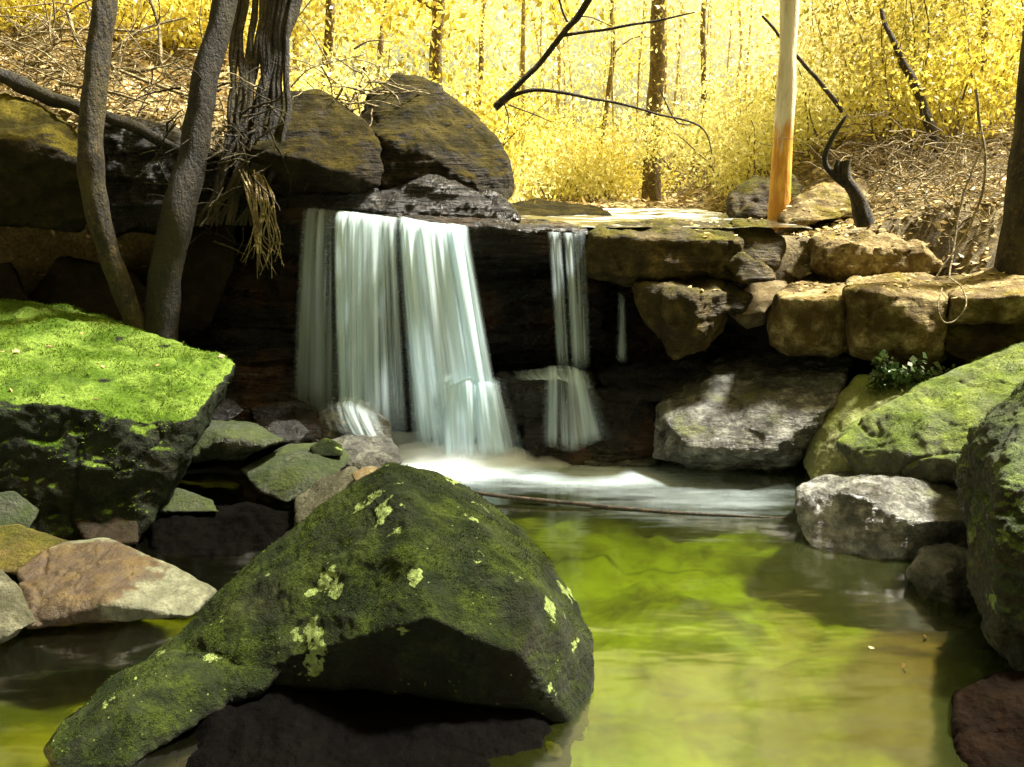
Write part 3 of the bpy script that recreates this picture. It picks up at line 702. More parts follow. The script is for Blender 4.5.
rock('low_rock', 'rough wet grey rock in front of the smooth round rock', 'wetgrey', [
    dict(S=[(318, 445, 5.5), (350, 436, 5.65), (392, 440, 5.6), (402, 462, 5.35), (375, 480, 5.2), (330, 478, 5.25)], t=.3)], amp=.025, jit=.05)
rock('small_rock', 'small bright mossy stone on top of the green grey slab', 'fore', [
    dict(S=[(310, 448, 5.35), (325, 438, 5.4), (342, 444, 5.35), (344, 456, 5.25), (312, 458, 5.25)], t=.12)], amp=.01, jit=.05)
for px, py, Y_, rx, ry, lab in [(215, 410, 5.9, 30, 12, 'dark wet stone with a thin top at the foot of the stepped shelves'), (285, 432, 5.6, 24, 11, 'black glinting stone between the mossy slab and the brown wet rock'),
                           (372, 462, 5.15, 26, 10, 'dark wet stone overhanging just above the boulder peak'), (232, 452, 5.25, 22, 8, 'small black stone in front of the mossy slab'), (345, 488, 4.85, 20, 8, 'small wet stone below the rough grey rock')]:
    rock('wet_stone', lab, 'wetgrey' if py > 450 else 'black', [dict(S=[(px - rx, py + ry * .3, Y_), (px - rx * .5, py - ry * .8, Y_ + .1), (px + rx * .5, py - ry, Y_ + .1), (px + rx, py, Y_), (px + rx * .5, py + ry, Y_ - .05), (px - rx * .4, py + ry, Y_ - .05)], t=.25)], cat='stone', amp=.012, jit=.04, group='wet stones left of the pool')
rock('flat_slab', 'green grey flat slab jutting left over dark water', 'slab', [
    dict(S=[(240, 470, 5.2), (290, 446, 5.5), (345, 440, 5.6), (350, 462, 5.3), (318, 492, 4.95), (286, 503, 4.9), (258, 492, 5.0)], R=[(300, 470, 5.05)], t=.22, sh=.85)], amp=.012, jit=.03)
rock('flat_slab', 'mossy slab with pale wet top right of the bright green boulder', 'slab', [
    dict(S=[(180, 428, 5.4), (200, 420, 5.5), (255, 424, 5.5), (290, 440, 5.35), (268, 448, 5.2), (220, 460, 5.1), (182, 462, 5.15)], R=[(230, 436, 5.1)], t=.3)], amp=.02, jit=.03)
rock('small_rock', 'pale topped rock just above the ridge of the foreground boulder', 'grey', [
    dict(S=[(296, 500, 4.75), (322, 478, 4.85), (352, 468, 4.9), (378, 480, 4.7), (345, 512, 4.5), (300, 525, 4.5)], t=.3)], amp=.02, jit=.04)
rock('small_rock', 'tiny cream rock touching the peak of the foreground boulder', 'pale', [
    dict(S=[(350, 474, 4.6), (368, 466, 4.65), (384, 470, 4.6), (378, 482, 4.5), (356, 484, 4.5)], t=.15)], amp=.01, jit=.05)
rock('low_rock', 'dark wet stones linking the slabs with the foreground boulder', 'shadeblack', [  # black colour stands in for the dark void between the rocks
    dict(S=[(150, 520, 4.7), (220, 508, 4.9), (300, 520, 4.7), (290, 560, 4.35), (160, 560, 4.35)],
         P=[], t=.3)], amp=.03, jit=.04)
rock('low_rock', 'dark olive stone in the shade beneath the flat slabs', 'slab', [
    dict(S=[(150, 500, 4.8), (175, 488, 4.9), (215, 502, 4.8), (220, 512, 4.7), (160, 512, 4.7)], t=.2)], amp=.012, jit=.04)

# left foreground
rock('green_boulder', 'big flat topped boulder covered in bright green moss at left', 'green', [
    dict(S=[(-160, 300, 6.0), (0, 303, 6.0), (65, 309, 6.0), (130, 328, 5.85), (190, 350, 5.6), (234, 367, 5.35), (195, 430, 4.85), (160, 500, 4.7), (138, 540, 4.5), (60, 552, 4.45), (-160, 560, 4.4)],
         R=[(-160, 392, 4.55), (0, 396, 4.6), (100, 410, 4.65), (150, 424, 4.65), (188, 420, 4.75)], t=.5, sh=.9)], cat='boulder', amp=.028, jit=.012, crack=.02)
rock('low_rock', 'brown stone under the right foot of the bright green boulder', 'cave', [
    dict(S=[(74, 522, 4.5), (100, 512, 4.6), (135, 516, 4.55), (138, 542, 4.35), (90, 548, 4.3)], t=.3)], amp=.015, jit=.04)
rock('low_rock', 'small mossy stone at the left edge under the bright green boulder', 'slab', [
    dict(S=[(-20, 500, 4.4), (15, 494, 4.45), (40, 510, 4.4), (30, 530, 4.3), (-20, 535, 4.25)], t=.3)], amp=.015, jit=.04)
rock('low_rock', 'olive brown stone behind the rusty patched rock at left edge', 'olive', [
    dict(S=[(-40, 535, 4.2), (20, 528, 4.25), (70, 545, 4.15), (60, 570, 3.95), (-40, 575, 3.9)], t=.4)], amp=.015, jit=.03)
rock('flat_rock', 'grey rock with a rusty orange patch at lower left', 'rust', [
    dict(S=[(15, 572, 3.85), (55, 546, 4.05), (100, 541, 4.1), (130, 548, 4.05), (168, 574, 3.9), (216, 592, 3.8), (190, 617, 3.6), (130, 612, 3.6), (100, 600, 3.65), (28, 625, 3.5)],
         R=[(34, 602, 3.6), (105, 603, 3.55)], t=.35)], cat='rock', amp=.014, jit=.02, crack=.012)
rock('flat_rock', 'grey rough rock corner at the lower left frame edge', 'grey', [
    dict(S=[(-80, 560, 3.6), (0, 572, 3.6), (20, 590, 3.55), (36, 622, 3.4), (0, 640, 3.3), (-80, 650, 3.3)], t=.35)], amp=.015, jit=.02)
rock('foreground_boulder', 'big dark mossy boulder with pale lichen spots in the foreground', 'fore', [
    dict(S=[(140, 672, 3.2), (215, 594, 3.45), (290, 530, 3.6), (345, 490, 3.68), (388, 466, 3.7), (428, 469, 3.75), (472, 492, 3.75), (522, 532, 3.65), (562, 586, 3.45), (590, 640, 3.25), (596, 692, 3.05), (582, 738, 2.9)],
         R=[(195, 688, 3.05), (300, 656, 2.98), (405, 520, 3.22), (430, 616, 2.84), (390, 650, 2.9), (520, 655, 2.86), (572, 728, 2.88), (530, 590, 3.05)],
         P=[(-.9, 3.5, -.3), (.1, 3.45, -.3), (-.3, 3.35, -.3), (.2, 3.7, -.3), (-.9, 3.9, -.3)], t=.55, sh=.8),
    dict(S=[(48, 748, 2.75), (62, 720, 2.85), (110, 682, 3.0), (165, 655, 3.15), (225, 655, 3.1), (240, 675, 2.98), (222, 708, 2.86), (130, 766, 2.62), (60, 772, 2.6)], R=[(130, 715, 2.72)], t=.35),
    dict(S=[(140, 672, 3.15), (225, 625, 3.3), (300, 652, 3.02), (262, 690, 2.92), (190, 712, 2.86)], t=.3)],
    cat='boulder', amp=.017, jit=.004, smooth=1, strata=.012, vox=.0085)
rock('shade_shelf', 'black shadowed rock shelf beneath the foreground boulder', 'shadeblack', [  # added shelf; its black colour stands in for shade under the boulder
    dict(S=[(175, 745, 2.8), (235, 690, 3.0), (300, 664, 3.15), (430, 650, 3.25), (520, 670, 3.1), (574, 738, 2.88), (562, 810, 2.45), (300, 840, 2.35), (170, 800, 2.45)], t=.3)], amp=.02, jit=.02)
rock('low_rock', 'half drowned brown stone in the shadow under the foreground boulder', 'olive', [
    dict(S=[(465, 752, 2.75), (480, 738, 2.8), (520, 734, 2.8), (560, 748, 2.75), (560, 790, 2.6), (465, 790, 2.6)], t=.15)], amp=.01, jit=.03)
rock('low_rock', 'dim olive stone below the left half of the foreground boulder', 'cave', [
    dict(S=[(205, 712, 2.95), (230, 698, 3.0), (290, 704, 3.0), (300, 730, 2.9), (220, 738, 2.85)], t=.15)], amp=.01, jit=.03)

# ------------------------------------------------------------------ falling water
def curtain(name, label, top, bot, throw, layers=2, n=200, m=50, soft=.12, dens=1.0, seed=0., cat='waterfall', lipcurl=.12, fade=.84):
    """top/bot: pixel polylines with distances; the sheet curls over the lip and falls along a parabola"""
    VV, FF, A = [], [], {'u': [], 'v': [], 'edge': [], 'sd': []}; off = 0
    def samp(P, u):
        P = [pt(*q) for q in P]; k = u * (len(P) - 1); i = min(int(k), len(P) - 2); return P[i].lerp(P[i + 1], k - i)
    Lr = (pt(*top[0]) - pt(*top[-1])).length
    for l in range(layers):
        for i in range(n + 1):
            u = i / n; T = samp(top, u); B = samp(bot, u)
            for j in range(m + 1):
                v = j / m
                if v < .12:
                    s = v / .12; p = Vector((T.x, T.y + lipcurl * (1 - s), T.z + .012 * (1 - s * s)))
                else:
                    s = (v - .12) / .88
                    p = T.lerp(B, s); p.y = T.y + (B.y - T.y) * math.sqrt(s) * 1.0 - throw * math.sqrt(s) * (1 - s)
                    p.z = T.z + (B.z - T.z) * s
                p.y += l * .05
                VV.append(p); A['u'].append(u * Lr * 1.0); A['v'].append(v + seed * 3.1)
                e = min(1, u / soft, (1 - u) / soft); e = e * e * (3 - 2 * e)
                A['edge'].append(dens * e * min(1, .55 + v * 2) * (1 - .9 * max(0, (v - fade) / (1 - fade)) ** 1.3 if fade < 1 else 1)); A['sd'].append(seed + l * 5.3)
        for i in range(n):
            for j in range(m):
                a = off + i * (m + 1) + j; FF.append((a, a + m + 1, a + m + 2, a + 1))
        off += (n + 1) * (m + 1)
    V = np.array([tuple(v) for v in VV]); u = np.array(A['u']); v = np.array(A['v']); sdv = np.array(A['sd'])
    q = np.c_[u * 14, v * .5, sdv]; V[:, 1] += .035 * perlin(q); q = np.c_[u * 45, v * .4, sdv]; V[:, 1] += .010 * perlin(q)
    base = (V[:, 0].mean(), V[:, 1].mean(), V[:, 2].min())
    o = mesh_np(name, V, np.array(FF), M['fall'], loc=base)
    for k in A: set_attr(o.data, k, A[k])
    if label: tag(o, label, cat)
    return o
wf = empty('waterfall', gp(420, 460)); tag(wf, 'broad silky white waterfall pouring over the dark ledge', 'waterfall')
def part(o):
    l = o.location.copy(); o.parent = wf2; o.location = l - wf2.location; return o
wf2 = wf
part(curtain('side_veil', None, [(302, 208, 6.3), (342, 212, 6.28)], [(290, 420, 6.15), (345, 430, 6.1)], .05, layers=1, n=60, dens=.45, seed=7, soft=.2))
part(curtain('left_strand', None, [(334, 212, 6.24), (364, 216, 6.2), (399, 220, 6.2)], [(338, 436, 5.98), (362, 440, 5.95), (410, 440, 5.95)], .08, seed=1.3, dens=1.15, n=120))
part(curtain('right_strand', None, [(396, 218, 6.2), (430, 224, 6.18), (469, 227, 6.2)], [(410, 452, 5.92), (458, 452, 5.9), (508, 448, 5.95)], .10, seed=2.6, dens=1.22, n=140))
part(curtain('step_spill', None, [(432, 380, 6.0), (470, 376, 5.98), (508, 386, 6.0)], [(430, 462, 5.85), (475, 462, 5.82), (528, 452, 5.86)], .05, seed=4.1, dens=1.1, n=90, m=30, soft=.25, layers=1))
part(curtain('round_rock_film', None, [(318, 404, 5.9), (350, 402, 5.82), (388, 418, 5.8)], [(325, 430, 5.70), (365, 440, 5.62), (398, 446, 5.66)], .03, seed=6.3, dens=.6, n=60, m=24, soft=.45, layers=1))
sf = empty('small_waterfall', gp(575, 440)); tag(sf, 'narrow twin stranded small waterfall right of the main one', 'waterfall'); wf2 = sf
part(curtain('upper_strand', None, [(547, 233, 6.2), (562, 234, 6.18)], [(556, 372, 6.08), (571, 372, 6.05)], .05, seed=3.3, dens=.85, n=40, soft=.4, layers=1))
part(curtain('upper_strand', None, [(562, 234, 6.19), (586, 234, 6.2)], [(570, 372, 6.06), (592, 368, 6.05)], .06, seed=4.7, dens=.8, n=50, soft=.35, layers=1))
part(curtain('lower_strand', None, [(543, 372, 5.98), (566, 370, 5.94), (592, 378, 6.0)], [(538, 446, 5.92), (572, 452, 5.9), (616, 438, 5.93)], .04, seed=5.1, dens=.95, n=70, m=30, soft=.3, layers=1))
part(curtain('step_film', None, [(505, 373, 6.3), (550, 369, 6.3), (594, 373, 6.3)], [(512, 381, 6.0), (560, 380, 5.93), (602, 392, 6.0)], .0, seed=8.1, dens=.85, n=60, m=12, soft=.5, layers=1, lipcurl=.0))
tr = curtain('trickle', 'faint thin trickle down the black cliff under the olive block', [(617, 296, 6.25), (626, 298, 6.25)], [(614, 362, 6.2), (628, 362, 6.2)], .02, layers=1, n=14, m=30, seed=9, dens=.7, soft=.4)

def blob(name, c, r, mat, seed=0, amp=.15):
    bm = bmesh.new(); bmesh.ops.create_icosphere(bm, subdivisions=4, radius=1)
    V = np.array([tuple(v.co) for v in bm.verts]); Fq = np.array([[v.index for v in f.verts] for f in bm.faces]); bm.free()
    V = V * (1 + amp * fbm(V * 1.6 + seed, 3))[:, None] * np.array(r) + np.array(c)
    return mesh_np(name, V, Fq, mat, loc=tuple(c))
for c, r, s in [(gp(455, 460, .02), (.60, .22, .13), 1), (gp(400, 448, .02), (.26, .16, .12), 2), (gp(525, 464, .0), (.34, .18, .07), 4)]:
    o = blob('spray_mist', c, r, M['mist'], s); tag(o, kind='stuff')
    o['label'] = 'white spray mist at the foot of the waterfall'; o['category'] = 'mist'

# ------------------------------------------------------------------ driftwood, loops, plants near the pool
def tubes(name, paths, mat, label=None, cat=None, group=None, seg=8, noise=0, parent=None, loc=None):
    V, Fq = tube_arrays(paths, seg, noise)
    if loc is None: loc = tuple(V[np.argmin(V[:, 2])])
    if parent is not None:
        o = mesh_np(name, V, Fq, M[mat], loc=loc); o.parent = parent; o.location = Vector(loc) - parent.location
    else: o = mesh_np(name, V, Fq, M[mat], loc=loc)
    tag(o, label, cat, group); return o
P, Rd = spline([gp(462, 492, .05), gp(530, 499, .03), gp(620, 508, .015), gp(700, 514, .008), gp(790, 518, 0)], [.010, .014, .013, .008, .004], 8)
tubes('driftwood_stick', [(P, Rd)], 'darktwig', 'long thin dark stick floating across the pool', 'stick', noise=.004)
P, Rd = spline([pt(942, 288, 5.7), pt(938, 308, 5.6), pt(944, 322, 5.58), pt(956, 320, 5.58), pt(966, 305, 5.6), pt(962, 288, 5.7), pt(950, 278, 5.9)], [.005] * 7, 6)
tubes('root_loop', [(P, Rd)], 'twig', 'pale looped root hanging over the front of the long tan block', 'root')
for pth, lab in [([pt(975, 90, 6.6), pt(985, 170, 6.5), pt(970, 225, 6.5), pt(930, 285, 6.4)], 'pale hanging vine curving down to the root loop'),
                 ([pt(985, 140, 6.8), pt(962, 200, 6.7), pt(955, 240, 6.6), pt(948, 285, 6.4)], 'straight thin vine just left of the curving vine')]:
    P, Rd = spline(pth, [.010, .009, .008, .006], 8)
    tubes('hanging_vine', [(P, Rd)], 'twig', lab, 'vine', noise=.01)

pl = empty('leafy_plant', pt(905, 385, 5.6)); tag(pl, 'dark leafy plant growing in the gap below the long tan block', 'plant')
paths, C = [], []
for k in range(20):
    b0 = pt(random.uniform(872, 940), random.uniform(376, 392), 5.6)
    P, Rd = wander(b0, (random.uniform(-.5, .5), -.35, 1), random.uniform(.06, .22), .004, .002, 6, .3)
    paths.append((P, Rd))
    for p in P[1:]:
        for q in range(4): C.append(tuple(p + Vector((random.gauss(0, .02), random.gauss(0, .02), random.gauss(0, .02)))))
for l in paths: tubes('stem', [l], 'darktwig', parent=pl, seg=5)
V, Fq = leaves(np.array(C), .034, aspect=.42); o = mesh_np('foliage', V, Fq, M['leafgreen'], loc=tuple(pl.location)); o.parent = pl; o.location = (0, 0, 0)

rs = random.Random(31)
where = ['left of the small banded rock', 'by the right edge boulder', 'in the shade below the banded rock', 'near the bottom right, smallest of all']
for (px, py), wd in zip([(872, 596), (905, 668), (925, 634), (868, 646)], where):
    q = gp(px, py, .012); V, Fq = leaves(np.array([tuple(q)]), .028, aspect=.3, flat=.97)
    tag(mesh_np('floating_leaf', V, Fq, M['litter'], loc=tuple(q)), 'small dry leaf floating ' + wd, 'leaf', 'leaves floating on the pool')
bpy.context.view_layer.update(); dg_ = bpy.context.evaluated_depsgraph_get()
def strew(n, xr, yr, size, zmin=.3):
    C_ = []
    for _ in range(n):
        h_ = SC.ray_cast(dg_, Vector((rs.uniform(*xr), rs.uniform(*yr), 2.6)), Vector((0, 0, -1)))
        if h_[0] and h_[2].z > .6 and h_[1].z > zmin and h_[4].name.split('.')[0] not in ('stream_water', 'pool_water', 'ground', 'curtain'): C_.append(tuple(h_[1] + Vector((0, 0, .006))))
    V, Fq = leaves(np.array(C_), size, aspect=.3, flat=.9); tag(mesh_np('fallen_leaves', V, Fq, M['litter']), kind='stuff')
strew(700, (1.2, 4.2), (5.6, 7.4), .035, .9)
strew(50, (-3.5, -1.4), (4.2, 6.0), .035, .5)

M['mossleaf'] = leaf_mat('bright moss fronds', (.07, .135, .008), (.18, .28, .035), (.04, .08, .006), .3, sc=4, shine=0.0)
M['mossdark'] = leaf_mat('dark moss fronds', (.009, .018, .002), (.050, .075, .005), (.008, .016, .002), .2, sc=4, shine=0.0)
def moss(label, key, n, xr, yr, mat, size, nz=.2, thr=-.1):
    ob_ = [o_ for o_ in COL.objects if o_.get('label', '').startswith(key)][0]; inv = ob_.matrix_world.inverted()
    P_, N_ = [], []
    for _ in range(n):
        h_ = ob_.ray_cast(inv @ Vector((rs.uniform(*xr), rs.uniform(*yr), 4)), Vector((0, 0, -1)))
        if h_[0] and h_[2].z > nz: P_.append(tuple(ob_.matrix_world @ h_[1])); N_.append(tuple(h_[2]))
    P_ = np.array(P_); N_ = np.array(N_); k_ = fbm(P_ * 4.5, 3) > thr; P_, N_ = P_[k_], N_[k_]
    d = N_ + rng.normal(size=N_.shape) * .55; d /= np.linalg.norm(d, axis=1)[:, None]
    e = np.cross(d, rng.normal(size=N_.shape)); e /= np.linalg.norm(e, axis=1)[:, None]
    s_ = size * rng.uniform(.4, 1.4, len(P_))[:, None]; P_ = P_ - N_ * .002
    V = np.stack([P_ - e * s_ * .16, P_ + e * s_ * .16, P_ + d * s_], 1).reshape(-1, 3)
    tag(mesh_np('moss', V, np.arange(len(V)).reshape(-1, 3), M[mat]), kind='stuff')
moss('', 'big flat topped', 42000, (-3.6, -1.3), (4.3, 6.3), 'mossleaf', .017)
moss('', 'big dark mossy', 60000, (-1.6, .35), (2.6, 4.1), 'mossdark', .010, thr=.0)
moss('', 'broad grey green', 16000, (1.4, 3.2), (4.2, 6.0), 'mossleaf', .013, thr=.15)
moss('', 'tall wet mossy', 14000, (1.4, 2.6), (3.0, 4.4), 'mossdark', .013, thr=.0)

# ------------------------------------------------------------------ left bank trees
def tree_from(name, label, trunk, radii, mat, limbs=(), crown=None, crown_mat='leafolive', noise=.012, seg=16, cat='tree', nres=8, roots=()):
    P, Rd = spline([pt(*q) if len(q) == 3 else q for q in trunk], radii, nres)
    e = empty(name, P[0]); tag(e, label, cat)
    tubes('trunk', [(P, Rd)], mat, parent=e, seg=seg, noise=noise)
    for l in limbs: tubes('branch', [l], mat, parent=e, seg=8, noise=noise * .5)
    if roots: tubes('roots', roots, mat, parent=e, seg=6, noise=noise * .5)
    if crown is not None:
        V, Fq = leaves(crown[0], crown[1]); o = mesh_np('crown', V, Fq, M[crown_mat], loc=tuple(e.location)); o.parent = e; o.location = (0, 0, 0)
    return e
def crown_pts(c, r, n, clumps=30, seed=1):
    g = np.random.default_rng(seed)
    cc = g.normal(size=(clumps, 3)); cc /= np.linalg.norm(cc, axis=1)[:, None]; cc *= g.uniform(.35, 1, clumps)[:, None]
    cc = cc * np.array(r) + np.array(c)
    i = g.integers(0, clumps, n); return cc[i] + g.normal(size=(n, 3)) * np.array(r) * .16
def limb(p, d, L, r0, n=8, wob=.2): return wander(p, d, L, r0, r0 * .25, n, wob)
tree_from('leaning_tree', 'mossy leaning tree with kinked lower trunk, leftmost of the bank trees',
          [(138, 330, 5.95), (112, 262, 5.9), (96, 205, 5.85), (91, 150, 5.85), (97, 70, 5.95), (106, -20, 6.1), (112, -180, 6.4), (118, -420, 6.9)], [.075, .068, .075, .078, .075, .07, .06, .05], 'bark2',
          crown=(crown_pts((-4.6, 8.6, 7.6), (1.6, 1.6, 1.4), 1200, seed=3), .10))
tree_from('leaning_tree', 'thick root clad tree rising right of the kinked tree',
          [(160, 345, 6.0), (165, 280, 6.0), (178, 215, 6.0), (192, 160, 6.1), (205, 80, 6.2), (225, 0, 6.35), (245, -160, 6.6), (270, -420, 7.0)], [.12, .105, .11, .095, .085, .08, .07, .05], 'bark',
          crown=(crown_pts((-3.4, 9.6, 8.0), (1.5, 1.3, 1.3), 1200, seed=4), .10))
tree_from('leaning_tree', 'dark smooth trunk leaning right above the rounded boulder',
          [(252, 150, 6.5), (262, 105, 6.5), (275, 60, 6.6), (295, 0, 6.7), (335, -160, 6.9), (370, -400, 7.2)], [.06, .058, .055, .05, .045, .03], 'bark',
          crown=(crown_pts((-1.6, 10.6, 8.2), (1.2, 1.2, 1.2), 900, seed=5), .10))
# root bundle
paths = []
for k in range(16):
    x0 = 232 + k * 3.4 + random.uniform(-3, 3)
    P, Rd = spline([pt(x0 + 14, -40, 6.7), pt(x0 + random.uniform(0, 14), 40, 6.6), pt(x0 + random.uniform(-6, 8), 110, 6.45), pt(x0 - 12 + random.uniform(-10, 6), 170, 6.3), pt(x0 - 30 + random.uniform(-25, 12), 225, 6.2)], [.018, .022, .024, .022, .010], 8)
    paths.append((P, Rd))
e = empty('strangler_tree', pt(215, 225, 6.2)); tag(e, 'bundle of pale vertical roots and stems clinging between two dark trunks', 'tree')
for k, l in enumerate(paths): tubes('stem' if k < 8 else 'root', [l], 'bark2' if k < 8 else 'bark', parent=e, noise=.014)
V, Fq = leaves(crown_pts((-2.6, 9.8, 6.8), (1.0, .8, 1.0), 700, seed=6), .1); o = mesh_np('crown', V, Fq, M['leafolive'], loc=tuple(e.location)); o.parent = e; o.location = (0, 0, 0)
paths = []
for k in range(22):
    x0 = 250 + random.uniform(-8, 22)
    P, Rd = spline([pt(x0 - 4, 175 + random.uniform(-6, 6), 6.25), pt(x0 + random.uniform(-4, 10), 200, 6.15), pt(x0 + random.uniform(-4, 16), 235, 6.12), pt(x0 + random.uniform(-8, 22), random.uniform(245, 285), 6.12)], [.007, .006, .004, .002], 6)
    paths.append((P, Rd))
tubes('hanging_roots', paths, 'twig', 'clump of thin pale roots hanging left of the waterfall', 'roots', seg=5, noise=.008)
P, Rd = spline([pt(-60, 62, 6.5), pt(0, 76, 6.45), pt(50, 98, 6.35), pt(110, 118, 6.3), pt(185, 152, 6.2)], [.05, .055, .05, .045, .03], 8)
tubes('fallen_log', [(P, Rd)], 'bark', 'fallen mossy log lying across the top of the left bank', 'log', seg=12, noise=.02)
# bent dry branches on the left bank
labs = ['pale arched dry branch bowed over the left bank litter', 'thin dry branch crossing behind the kinked tree', 'pale dry branch slanting up from the far left bank',
        'forked dry branch in front of the dark hollow on the bank', 'long dry branch trailing right toward the thick tree', 'short dry branch leaning on the fallen log',
        'dry hooked branch hanging from above on the bank', 'dry branch lying low over the leaf litter']
br = [[(108, 62, 6.9), (118, 48, 6.9), (145, 28, 7.0), (185, 18, 7.1)], [(20, 40, 7.2), (60, 30, 7.1), (110, 30, 7.0), (150, 32, 7.0)],
      [(10, 55, 7.3), (38, 28, 7.3), (66, 2, 7.4)], [(112, 68, 6.8), (140, 72, 6.8), (165, 62, 6.9), (178, 50, 6.9)],
      [(68, 10, 6.9), (80, 45, 6.8), (120, 70, 6.7), (165, 88, 6.6), (200, 100, 6.5)], [(30, 68, 6.8), (48, 50, 6.8), (62, 38, 6.9)],
      [(148, -5, 6.9), (158, 25, 6.9), (160, 60, 6.8), (150, 72, 6.8)], [(60, 84, 6.7), (100, 90, 6.6), (150, 104, 6.5)]]
for b_, lab in zip(br, labs):
    P, Rd = spline([pt(*q) for q in b_], [.016] + [.013] * (len(b_) - 2) + [.006], 8)
    paths = [(P, Rd)]
    for k in range(5):
        q = random.choice(P[3:-2]); paths.append(wander(q, (random.uniform(-1, 1), random.uniform(-.5, .5), random.uniform(-.3, 1)), random.uniform(.2, .5), .006, .002, 6, .3))
    tubes('dry_branch', paths, 'twig', lab, 'branch', 'dry branches on the left bank', seg=6, noise=.008)
def tangle(name, label, cx, cy, cY, wpx, hpx, dY, n, mat, L=.5, r=.006, cat='brush pile'):
    paths = []
    for k in range(n):
        p = pt(cx + random.gauss(0, wpx / 2.2), cy + random.gauss(0, hpx / 2.4), cY + random.uniform(-dY, dY))
        p.z = max(p.z, gz(p.x, p.y) + .01)
        P, Rd = wander(p, (random.gauss(0, 1), random.gauss(0, .6), random.gauss(0, .55)), random.uniform(.4, 1.3) * L, r * random.uniform(.5, 1.3), r * .3, 7, .28, .05)
        paths.append((P, Rd))
    return tag(tubes(name, paths, mat, label, cat, seg=5), kind='stuff')
tangle('brush_pile', 'tangled dry twigs over the left bank litter', 140, 85, 6.8, 150, 60, .4, 150, 'twig', .45, .006)
tangle('brush_pile', 'dense dry twigs at the far left of the bank', 40, 50, 7.2, 90, 60, .5, 110, 'twig', .5, .007)
tangle('brush_pile', 'matted fibrous roots at the base of the root bundle', 225, 150, 6.3, 60, 80, .15, 150, 'bark2', .35, .008)
tangle('brush_pile', 'broken branches stacked between the two boulders', 352, 95, 7.0, 30, 50, .2, 40, 'twig', .5, .010)
tangle('brush_pile', 'large tan brush pile on the right bank beside the edge tree', 945, 190, 7.6, 110, 70, .5, 340, 'twig', .45, .006)
tangle('brush_pile', 'dark leaning brush at the foot of the leaning right trunk', 900, 175, 8.4, 80, 60, .5, 200, 'barkfar', .6, .007)
tangle('brush_pile', 'hanging root mat above the rugged upper block', 965, 240, 7.0, 80, 40, .2, 150, 'twig', .3, .005)

# litter
def litter(name, xr, yr, n, size, mat):
    x = rng.uniform(*xr, n); y = rng.uniform(*yr, n); z = ground_h(x[None], y[None])[0] + rng.uniform(.003, .03, n)
    V, Fq = leaves(np.c_[x, y, z], size, flat=.8); tag(mesh_np(name, V, Fq, M[mat]), kind='stuff')
litter('leaf_litter', (-6, -1.4), (6.4, 10.5), 26000, .05, 'litter')
litter('leaf_litter', (2.2, 7), (6.6, 11), 16000, .05, 'litter')
litter('leaf_litter', (-5, 8), (10.5, 20), 22000, .10, 'litter')

# ------------------------------------------------------------------ special upstream trees
def gtree(name, label, px, Y_, r, mat, lean=0., hgt=9., crown_mat='leafyellow', crown_z=(4, 8), n=2500, leaf=.12, cr=1.8, seed=1, py_base=None, cat='tree', wob=.02, limbs=4, rtop=.55):
    rr = random.Random(seed)
    x = (px - W / 2) / F * Y_ * 1.0; x = pt(px, 190, Y_).x
    z0 = gz(x, Y_) - .1
    P = [Vector((x, Y_, z0))]; Rd = [r * 1.25]; m = 9
    for k in range(1, m + 1):
        t = k / m; P.append(Vector((x + lean * t * hgt + rr.gauss(0, wob) * hgt * .3, Y_ + rr.gauss(0, wob) * hgt * .3, z0 + hgt * t))); Rd.append(r * (1 - (1 - rtop) * t))
    P2, R2 = spline(P, Rd, 4)
    e = empty(name, P[0]); tag(e, label, cat)
    tubes('trunk', [(P2, R2)], mat, parent=e, seg=12, noise=r * .25)
    paths, C = [], []
    for k in range(limbs):
        q = P2[int(len(P2) * rr.uniform(.3, .95))]; a = rr.uniform(0, 6.28)
        l = wander(q, (math.cos(a), math.sin(a), rr.uniform(.1, .9)), rr.uniform(.7, 1.2) * cr, r * .35, r * .08, 7, .22, 0, rr); paths.append(l)
    for l in paths: tubes('limb', [l], mat, parent=e, seg=6)
    g = np.random.default_rng(seed); ends = [l[0][i] for l in paths for i in (3, 5, 7)] + [Vector((P[-1].x, P[-1].y, z0 + rr.uniform(crown_z[0], crown_z[1]))) for _ in range(4)]
    ends = np.array([tuple(v) for v in ends]); ends = np.concatenate([ends, np.c_[g.normal(x + lean * hgt * .5, cr * .6, 22), g.normal(Y_, cr * .5, 22), g.uniform(z0 + crown_z[0], z0 + crown_z[1], 22)]])
    C = ends[g.integers(0, len(ends), n)] + g.normal(size=(n, 3)) * np.array([.34, .34, .22]) * (cr / 1.6)
    V, Fq = leaves(C, leaf, g=g); o = mesh_np('crown', V, Fq, M[crown_mat], loc=tuple(e.location)); o.parent = e; o.location = (0, 0, 0)
    return e
gtree('gum_tree', 'tall pale gum trunk with orange foot right of centre', 781, 7.6, .078, 'gum', hgt=11, crown_z=(9.5, 11), crown_mat='leafpale', seed=3, wob=.012, limbs=2, rtop=.85, n=500)
gtree('forest_tree', 'straight brown trunk standing alone left of the pale gum', 652, 14, .13, 'barkfar', hgt=10, crown_z=(2.6, 5), n=2200, seed=5, wob=.006, crown_mat='leafyellow', leaf=.07)
gtree('forest_tree', 'stout speckled trunk cut by the right frame edge', 1022, 6.4, .12, 'bark2', hgt=9, crown_z=(7, 9), seed=6, wob=.006, crown_mat='leafolive', limbs=2, n=700)
gtree('forest_tree', 'thin pale trunk right of the humped boulder', 522, 12, .035, 'barkpale', hgt=6, crown_z=(2.2, 5), seed=8, crown_mat='leafgold', wob=.01, n=1400, cr=1.0, leaf=.08)
